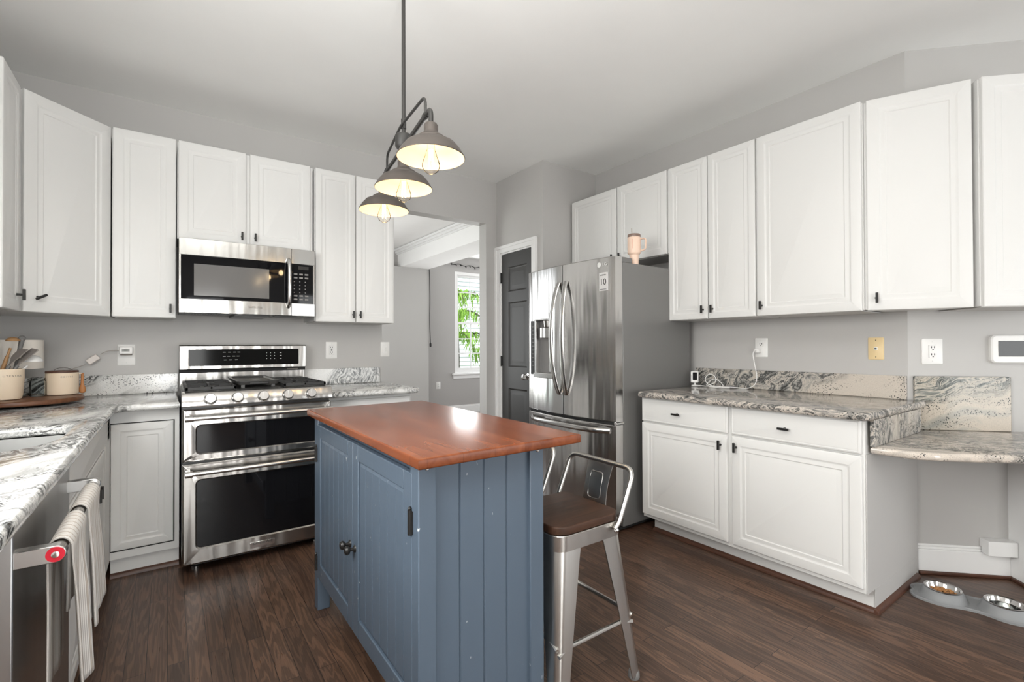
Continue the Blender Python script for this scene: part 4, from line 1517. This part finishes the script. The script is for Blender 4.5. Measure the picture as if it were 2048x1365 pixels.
plate('white outlet with black tester buttons right of the range', 'outlet', 'outlet', (1.034, YW, 1.178), 0, .085, .130, kind='decora')
plate('white slider light switch beside the dining opening', 'light_switch', 'switch', (1.466, YW, 1.182), 0, .074, .120, kind='switch')
plate('white outlet with a charger cube on the fridge wall', 'outlet', 'outlet', (XW, 1.640, 1.190), -90, .082, .126, kind='single')
plate('beige phone jack plate on the fridge wall', 'phone_jack', 'jack', (XW, 1.003, 1.186), -90, .073, .123, 'beige_plastic', 'jack')
pq = dp(.113, 0)
plate('white double outlet on the diagonal wall above the veined backsplash', 'outlet', 'outlet', (pq[0], pq[1], 1.171), -45, .098, .135, kind='decora')
plate('white outlet low on the dining room wall', 'outlet', 'outlet', (3.79, YF, .52), 0, .08, .125, kind='duplex')
# plug-in with display and its cord
pg = thing('plug_in_timer', 'white plug-in with tiny grey display on the outlet left of the range', 'timer', (-.214, YW - .010, 1.185))
bm = nb(); box(bm, -.034, -.038, -.020, .034, 0, .026); mesh_obj('body', bm, 'white_plastic', pg, .005)
bm = nb(); box(bm, -.020, -.0388, -.004, .018, -.037, .012); mesh_obj('display', bm, mat('lcd_grey', (.25, .25, .23), .3), pg, 0, 0)
bm = nb(); text_bm(bm, '888', .013, on_front(-.001, -.0392, .004), .0002); mesh_obj('digits', bm, 'text_dark', pg, 0, 0)
bm = nb(); box(bm, -.028, -.036, -.027, .030, -.004, -.0205); mesh_obj('lower_edge', bm, 'text_grey', pg, .001)
bm = nb()
tube(bm, smooth_path([(-.25, YW - .03, 1.187), (-.30, YW - .03, 1.185), (-.335, YW - .035, 1.165)], 6), .0022, 8)
tube(bm, smooth_path([(-.405, YW - .035, 1.105), (-.45, YW - .03, 1.085), (-.50, YW - .035, 1.065), (-.535, YW - .04, 1.03)], 6), .0022, 8)
bmesh.ops.translate(bm, verts=bm.verts, vec=(0, 0, 0))
crd = nb()
box(crd, -.032, -.010, -.018, .032, .010, .018)
bmesh.ops.rotate(crd, verts=crd.verts, cent=(0, 0, 0), matrix=Matrix.Rotation(R(-38), 3, 'Y'))
bmesh.ops.translate(crd, verts=crd.verts, vec=(-.370, YW - .035, 1.135))
cd = thing('power_cord', 'thin cord with clear inline switch running from the plug-in to the corner', 'cord', (-.37, YW - .035, 1.03))
bmesh.ops.translate(bm, verts=bm.verts, vec=(.37, -(YW - .035), -1.03)); bmesh.ops.translate(crd, verts=crd.verts, vec=(.37, -(YW - .035), -1.03))
mesh_obj('cord', bm, mat('tan_cord', (.36, .33, .30), .5), cd); mesh_obj('inline_switch', crd, mat('cloudy_plastic', (.68, .62, .58), .25), cd, .005)

# charger cube, cable and small camera on the right worktop
ch = thing('charger', 'white charger cube plugged into the fridge wall outlet', 'charger', (XW - .010, 1.655, 1.170), -90)
bm = nb(); box(bm, -.014, -.030, -.014, .014, 0, .014); mesh_obj('cube', bm, 'white_plastic', ch, .003)
bm = nb(); tube(bm, [(-.002, -.030, 0), (-.004, -.048, -.001)], .004, 10); mesh_obj('cable_plug', bm, 'white_plastic', ch)
cz = CT1 + .003
pts = [(XW - .059, 1.661, 1.168), (XW - .066, 1.664, 1.14), (XW - .06, 1.655, 1.07), (XW - .055, 1.645, 1.00), (XW - .055, 1.66, .945), (XW - .06, 1.71, cz), (XW - .075, 1.80, cz + .002),
       (XW - .10, 1.88, cz + .003), (XW - .12, 1.95, cz + .012), (XW - .11, 1.985, cz + .05), (XW - .09, 1.965, cz + .085), (XW - .08, 1.93, cz + .07), (XW - .085, 1.925, cz + .03), (XW - .10, 1.96, cz + .01),
       (XW - .13, 1.95, cz), (XW - .145, 1.88, cz), (XW - .13, 1.84, cz + .01), (XW - .11, 1.87, cz + .035), (XW - .10, 1.92, cz + .052), (XW - .10, 1.965, cz + .03), (XW - .115, 1.97, cz + .006), (XW - .14, 1.92, cz), (XW - .12, 1.80, cz), (XW - .10, 1.86, cz), (XW - .115, 1.96, cz), (XW - .13, 2.03, cz + .002)]
bm = nb(); tube(bm, smooth_path(pts, 6), .0026, 8)
solo('charging_cable', bm, 'cable', 'white charging cable looped on the granite beside the small camera', 'cable')
cm = thing('security_camera', 'small white indoor camera with black face on the right worktop', 'camera', (XW - .135, 2.052, CT1 + .001), -62)
bm = nb(); lathe(bm, [(.024, 0), (.024, .005), (.006, .009), (.005, .026)], seg=24); mesh_obj('stand', bm, 'white_plastic', cm)
bm = nb(); box(bm, -.026, -.018, .024, .026, .018, .105); cb = mesh_obj('body', bm, 'white_plastic', cm, .006)
bm = nb(); box(bm, -.012, -.0192, .042, .018, -.017, .098); mesh_obj('face', bm, 'glass_black', cb, .001)
# wall panel (alarm keypad)
pq = dp(.50, 0)
al = thing('wall_tablet', 'white wall-mounted control tablet with dark screen at the right edge', 'tablet', (pq[0], pq[1], 1.183), -45)
bm = nb(); o = rrect(-.125, -.073, .125, .073, .022, 6)
loft(bm, [[(x, 0, z) for x, z in o], [(x, -.016, z) for x, z in o], [(x, -.022, z) for x, z in offs(o, .006)]]); mesh_obj('casing', bm, 'white_plastic', al)
bm = nb(); box(bm, -.096, -.0235, -.038, .096, -.0215, .042); mesh_obj('screen', bm, 'screen', al, .001)
# small box above the baseboard
pq = dp(.388, 0)
sb = thing('junction_box', 'small white box on the wall above the pet bowls', 'box', (pq[0], pq[1], .128), -45)
bm = nb(); box(bm, -.065, -.062, .0, .065, -.0145, .075); mesh_obj('cover', bm, 'trim', sb, .003)
bm = nb(); box(bm, -.063, -.0145, .03, .063, 0, .073); mesh_obj('back_plate', bm, 'trim', sb, .001)
# strip bracket under the low counter
bm = nb(); box(bm, 2.60, .70, .712, 2.66, .715, .7215)
solo('bracket', bm, 'trim', 'small white bracket under the low granite counter edge', 'bracket', None, .001)

# ------------------------------------------------------------------ corner of the left worktop
bm = nb(); slab(bm, arc(-.62, 3.47, .25, 0, 360, 72)[:-1], CT1 + .012, CT1 + .036, .008)
tr = thing('wooden_tray', 'round dark wooden tray in the left corner of the worktop', 'tray', (-.62, 3.47, CT1 + .001))
bmesh.ops.translate(bm, verts=bm.verts, vec=(.62, -3.47, -CT1 - .001))
mesh_obj('tray_top', bm, 'tray_wood', tr)
bm = nb(); lathe(bm, [(.13, 0), (.14, .002), (.14, .0115)], seg=48); mesh_obj('turntable_base', bm, 'black', tr)
TZ = CT1 + .037
# utensil crock
cr = thing('utensil_crock', 'cream crock full of cooking utensils on the wooden tray', 'crock', (-.665, 3.40, TZ), 8)
bm = nb(); lathe(bm, [(.058, 0), (.066, .003), (.071, .02), (.076, .10), (.077, .150), (.0755, .1525), (.073, .150), (.070, .02), (.0, .012)], seg=48, cap1=False); mesh_obj('body', bm, 'cream', cr)
def wrap_text(bm, s, size, rad, z, a0):
    """lettering bent round a vertical cylinder, a0 = direction of its middle"""
    t2 = nb(); text_bm(t2, s, size, Matrix.Identity(4), .0004)
    for v in t2.verts:
        a = a0 + v.co.x / rad
        rr2 = rad + v.co.z
        v.co = Vector((rr2 * math.cos(a), rr2 * math.sin(a), z + v.co.y))
    me = bpy.data.meshes.new('lettering'); t2.to_mesh(me); t2.free()
    bm.from_mesh(me); bpy.data.meshes.remove(me)
bm = nb(); wrap_text(bm, 'U T E N S I L S', .012, .0768, .118, R(-60)); mesh_obj('lettering', bm, 'text_grey', cr, 0, 0)
# utensils standing in the crock
def utensil(name, label, cat, base, tip, head, m_head, m_handle, hl=.45, roll=0):
    base, tip = Vector(base), Vector(tip)
    d = (tip - base)
    t = thing(name, label, cat, tuple(base), 0, 'utensils in the cream crock')
    mid = d * hl
    bm = nb(); tube(bm, [(0, 0, 0), tuple(mid * .5), tuple(mid)], [.007, .0085, .0075], 10); mesh_obj('handle', bm, m_handle, t)
    bm = nb(); head(bm, mid, d); mesh_obj('head', bm, m_head, t, 0, 50)
    return t
def blade(wd, th, bend):
    def f(bm, a, b):
        n = 8
        dd = (b - a)
        side = Vector((.55, -.65, .15)).normalized()
        rings = []
        for k in range(n + 1):
            q = k / n
            p = a + dd * q + Vector(bend) * q * q
            w_ = .007 + (wd - .007) * min(1, max(0, q - .18) / .35)
            ax = dd.normalized()
            s = (side - ax * side.dot(ax)).normalized()
            nn_ = ax.cross(s)
            rings.append([p + s * w_ + nn_ * th, p - s * w_ + nn_ * th, p - s * w_ - nn_ * th, p + s * w_ - nn_ * th])
        loft(bm, rings)
    return f
def bowl_head(rx, flip=1):
    def f(bm, a, b):
        tube(bm, [tuple(a), tuple(a + (b - a) * .55)], .0055, 8)
        c = b
        ring = []
        for k in range(7):
            an = PI / 2 * k / 6
            ring.append([(c.x + rx * math.cos(an) * math.cos(th), c.y + rx * math.cos(an) * math.sin(th), c.z + flip * rx * .75 * math.sin(an)) for th in [2 * PI * j / 20 for j in range(20)]])
        loft(bm, ring, True, True)
    return f
cx, cy = -.665, 3.40
z0 = TZ + .10
utensil('spatula', 'grey nylon slotted spatula leaning right in the crock, front one', 'utensil', (cx + .020, cy - .035, z0), (cx + .098, cy - .01, z0 + .150), blade(.034, .0022, (.02, 0, .0)), 'grey_nylon', 'grey_handle', .45)
utensil('spatula', 'grey nylon turner leaning right in the crock, the one behind the front spatula', 'utensil', (cx + .0, cy - .030, z0), (cx + .055, cy + .0, z0 + .150), blade(.034, .0022, (.02, .0, .0)), 'grey_nylon', 'grey_handle', .45)
utensil('ladle', 'white ladle hanging bowl down over the crock rim', 'utensil', (cx + .035, cy - .005, z0), (cx + .092, cy + .045, z0 + .085), bowl_head(.046, 1), 'white_plastic', 'grey_handle', .5)
utensil('wooden_spoon', 'light wooden spoon standing in the crock', 'utensil', (cx - .02, cy + .03, z0), (cx + .025, cy + .05, z0 + .190), bowl_head(.028, 1), 'spoon_wood', 'spoon_wood', .6)
utensil('whisk', 'dark whisk with ring loop standing behind the crock spatulas', 'utensil', (cx + .03, cy + .03, z0), (cx + .055, cy + .07, z0 + .205), lambda bm, a, b: (tube(bm, [tuple(a), tuple(b - (b - a) * .1)], [.007, .011], 10), tube(bm, [(b.x + .012 * math.cos(q * PI / 8), b.y, b.z + .012 * math.sin(q * PI / 8)) for q in range(17)], .003, 8)), 'grey_handle', 'grey_handle', .5)
utensil('fork', 'brown pasta fork at the left side of the crock', 'utensil', (cx - .03, cy - .02, z0), (cx - .03, cy - .015, z0 + .16), blade(.022, .004, (.0, 0, .0)), 'grey_nylon', 'grey_handle', .5)
# coffee canister
ca = thing('coffee_canister', 'cream coffee canister with dark lid on the wooden tray', 'canister', (-.472, 3.575, TZ), 0)
bm = nb(); lathe(bm, [(.060, 0), (.066, .003), (.0685, .012), (.0685, .118), (.066, .120)], seg=48); mesh_obj('body', bm, 'cream', ca)
bm = nb(); lathe(bm, [(.064, .120), (.0690, .121), (.0690, .128), (.066, .131), (.0, .132)], seg=48); mesh_obj('lid', bm, 'lid_wood', ca)
bm = nb(); tube(bm, smooth_path([(-.03, -.02, .131), (-.02, -.018, .143), (.01, -.012, .147), (.035, -.005, .140), (.045, -.002, .131)], 6), .002, 8); mesh_obj('lid_wire', bm, 'chrome', ca)
bm = nb(); wrap_text(bm, 'C O F F E E', .011, .0686, .098, R(-66)); mesh_obj('lettering', bm, 'text_grey', ca, 0, 0)
bm = nb(); box(bm, .066, -.006, .110, .082, .006, .116); mesh_obj('latch', bm, 'cream', ca, .002)
bm = nb()
lathe(bm, [(.002, 0), (.012, .004), (.016, .018), (.013, .034), (.007, .05), (.006, .10), (.007, .112), (.002, .115)], seg=16)
bmesh.ops.scale(bm, vec=(1, .55, 1), verts=bm.verts)
bmesh.ops.translate(bm, verts=bm.verts, vec=(-.392, 3.60, TZ))
solo('wooden_scoop', bm, 'orange_wood', 'orange wooden scoop standing beside the coffee canister', 'scoop')
# table lamp with a drum shade behind the crock
tl = thing('table_lamp', 'small lamp with white drum shade and clear glass base behind the crock', 'lamp', (-.655, 3.625, TZ))
bm = nb(); lathe(bm, [(.045, 0), (.05, .004), (.045, .012), (.02, .02), (.014, .04), (.02, .06), (.014, .08), (.010, .14)], seg=24); mesh_obj('glass_base', bm, 'jar_glass', tl)
bm = nb(); lathe(bm, [(.006, .135), (.006, .27)], seg=12); mesh_obj('stem', bm, 'chrome', tl)
bm = nb(); lathe(bm, [(.100, .145), (.102, .145), (.101, .298), (.099, .298), (.0985, .29), (.0995, .15)], seg=48, cap0=False, cap1=False)
for k in range(3):
    an = 2 * PI * k / 3
    tube(bm, [(0, 0, .268), (.0985 * math.cos(an), .0985 * math.sin(an), .285)], .0018, 6)
mesh_obj('lamp_shade', bm, 'lampshade', tl)
bm = nb(); lathe(bm, [(.028, 0), (.033, .003), (.033, .075), (.028, .085), (.028, .095), (.0262, .095), (.0262, .08), (.030, .07), (.030, .006), (.0, .004)], seg=28, cap1=False)
bmesh.ops.translate(bm, verts=bm.verts, vec=(-.560, 3.53, TZ))
solo('glass_jar', bm, 'jar_glass', 'clear glass jar between the crock and the coffee canister', 'jar')

# ------------------------------------------------------------------ pet feeder on the floor
ft = thing('pet_feeder_mat', 'grey silicone pet feeder mat with two raised bowl holders on the floor', 'feeder', (3.03, .585, 0), -76)
# local x along the mat
half = [(-.215, .0), (-.222, .035), (-.205, .075), (-.16, .098), (-.10, .105), (-.045, .085), (0, .078), (.045, .085), (.10, .105), (.16, .098), (.205, .075), (.222, .035), (.215, .0)]
outl = smooth_path([(x, y, 0) for x, y in half + [(x, -y) for x, y in reversed(half[1:-1])]], 4, True)
outl = [(p.x, p.y) for p in outl]
if area2(outl) < 0:
    outl = outl[::-1]
bm = nb()
loft(bm, [[(*p, 0.0005) for p in outl], [(*p, .010) for p in outl], [(*p, .013) for p in offs(outl, .004)], [(*p, .010) for p in offs(outl, .009)], [(*p, .006) for p in offs(outl, .012)]])
mesh_obj('mat', bm, 'silicone', ft, 0, 50)
BC = (-.100, .108)
for x in BC:
    bm = nb(); lathe(bm, [(.092, .006), (.086, .012), (.078, .034), (.072, .044), (.068, .046), (.064, .044), (.063, .030)], (x, 0, 0), 44, cap0=False, cap1=False)
    mesh_obj('bowl_holder', bm, 'silicone', ft, 0, 50)
def bowl_at(lx, label):
    p = ft.location + Matrix.Rotation(R(-76), 3, 'Z') @ Vector((lx, 0, 0))
    bm = nb(); lathe(bm, [(.030, .008), (.045, .010), (.058, .030), (.062, .046), (.070, .048), (.0705, .0505), (.066, .052), (.061, .049), (.0565, .032), (.043, .0125), (.0, .011)], (p.x, p.y, 0), 44, cap1=False)
    return p, solo('pet_bowl', bm, 'steel_bowl', label, 'bowl', 'steel pet bowls in the feeder mat')
p1, _ = bowl_at(BC[0], 'steel pet bowl filled with brown kibble')
p2, _ = bowl_at(BC[1], 'steel pet bowl holding only water')
random.seed(11)
bm = nb()
for k in range(150):
    a, r_ = random.uniform(0, 2 * PI), .048 * math.sqrt(random.random())
    z = .026 + .012 * (1 - (r_ / .05) ** 2) + random.uniform(-.003, .003)
    m4 = Matrix.Translation((p1.x + r_ * math.cos(a), p1.y + r_ * math.sin(a), z)) @ Matrix.Rotation(random.uniform(0, 3), 4, 'X') @ Matrix.Rotation(random.uniform(0, 3), 4, 'Y') @ Matrix.Diagonal((1, 1, .6, 1))
    bmesh.ops.create_icosphere(bm, subdivisions=1, radius=.0052, matrix=m4)
o = solo('kibble', bm, 'kibble', 'brown kibble heaped in the left steel pet bowl', 'kibble'); o['kind'] = 'stuff'
bm = nb(); lathe(bm, [(.0, .030), (.0545, .030)], (p2.x, p2.y, 0), 32, cap0=False, cap1=False)
lathe(bm, [(.0, .027), (.0535, .027)], (p2.x, p2.y, 0), 32, cap0=False, cap1=False)
o = solo('water', bm, 'jar_glass', 'shallow water in the right steel pet bowl', 'water'); o['kind'] = 'stuff'

# ------------------------------------------------------------------ dining room details
bm = nb()
tube(bm, smooth_path([(3.54, 7.345, 2.489), (3.55, 7.35, 2.3), (3.556, 7.352, 2.0), (3.55, 7.35, 1.6), (3.565, 7.35, 1.25)], 6), .007, 8)
lathe(bm, [(.01, 1.19), (.018, 1.20), (.018, 1.24), (.008, 1.26)], (3.565, 7.35, 0), 12)
bmesh.ops.translate(bm, verts=bm.verts, vec=(.01, 0, 0))
solo('hanging_cord', bm, 'black', 'black cord hanging down the corner of the dining room wall', 'cord')
bm = nb()
pts = [(3.58 + 1.9 * k / 60, 7.46 + .01 * math.sin(k * 1.3), 2.70 - .07 * math.sin(PI * k / 60) - .012 * math.sin(k * .9)) for k in range(61)]
tube(bm, pts, .007, 6)
for k in range(2, 60, 3):
    tube(bm, [pts[k], (pts[k][0] + .012, pts[k][1] - .012, pts[k][2] - .03)], .009, 6)
solo('string_lights', bm, 'black', 'dark string of lights swagged above the dining room window', 'lights')

# ------------------------------------------------------------------ outside the dining window
bm = nb(); box(bm, -6, 7.65, -.75, 26, 26, -.7)
struct('ground', bm, 'lawn')
hs = thing('neighbour_house', 'white sided house seen through the dining room window', 'house', (9, 15, -.7))
bm = nb(); box(bm, -6, .05, 0, 6, 4, 8)
mesh_obj('house_wall', bm, 'siding', hs)
bm = nb()
zz = 0
while zz < 8:
    loft(bm, [[(x, .05, zz), (x, -.012, zz), (x, .028, zz + .15), (x, .05, zz + .15)] for x in (-6, 6)])
    zz += .15
mesh_obj('cladding', bm, 'siding', hs, 0, 0)
fn = thing('garden_fence', 'pale wooden picket fence beyond the dining room window', 'fence', (7.4, 12.2, -.7))
bm = nb()
for k in range(34):
    x = -2.0 + k * .115
    loft(bm, [[(x, 0, 0), (x + .09, 0, 0), (x + .09, .02, 0), (x, .02, 0)], [(x, 0, 1.22), (x + .09, 0, 1.22), (x + .09, .02, 1.22), (x, .02, 1.22)]])
mesh_obj('pickets', bm, 'fence', fn, 0, 0)
bm = nb(); box(bm, -2, .02, .3, 1.9, .06, .38); box(bm, -2, .02, .95, 1.9, .06, 1.03); mesh_obj('rails', bm, 'fence', fn)
def hemlock(name, label, loc, seed, levels, leafm, spread=1.5, size=1.0):
    random.seed(seed)
    t = thing(name, label, 'tree', loc)
    bm = nb(); tube(bm, [(0, 0, 0), (.03, .02, levels[-1] * .5), (0, 0, levels[-1] + .4)], [.09, .07, .02], 8)
    fol = nb()
    for z in levels:
        for b in range(7):
            a = 2 * PI * b / 7 + random.uniform(-.3, .3)
            L = spread * random.uniform(.7, 1.1)
            pts = []
            for k in range(9):
                q = k / 8
                pts.append(Vector((math.cos(a) * L * q, math.sin(a) * L * q, z + .25 * q - .75 * q * q)))
            tube(bm, pts, [.02 - .015 * k / 8 for k in range(9)], 5)
            for k in range(1, 9):
                for _ in range(int(9 * size)):
                    p = pts[k] + Vector((random.uniform(-.13, .13), random.uniform(-.13, .13), random.uniform(-.03, .05)))
                    ln = random.uniform(.10, .26)
                    dx, dy = random.uniform(-.09, .09), random.uniform(-.09, .09)
                    wv = Vector((random.uniform(-1, 1), random.uniform(-1, 1), .2)).normalized() * random.uniform(.012, .022)
                    tip = p + Vector((dx, dy, -ln))
                    v = [fol.verts.new(q_) for q_ in (p + wv, p - wv, tip - wv * .3, tip + wv * .3)]
                    fol.faces.new(v)
    mesh_obj('trunk', bm, 'bark', t)
    mesh_obj('foliage', fol, leafm, t, 0, 0)
    return t
hemlock('hemlock_tree', 'bright green drooping hemlock outside the dining room window', (5.75, 10.4, -.7), 5, [2.2, 2.75, 3.2], 'leaf', 1.5)
hemlock('hemlock_shrub', 'darker green shrub at the foot of the dining room window view', (6.0, 11.3, -.7), 9, [.85, 1.15], 'leaf2', .55, .8)
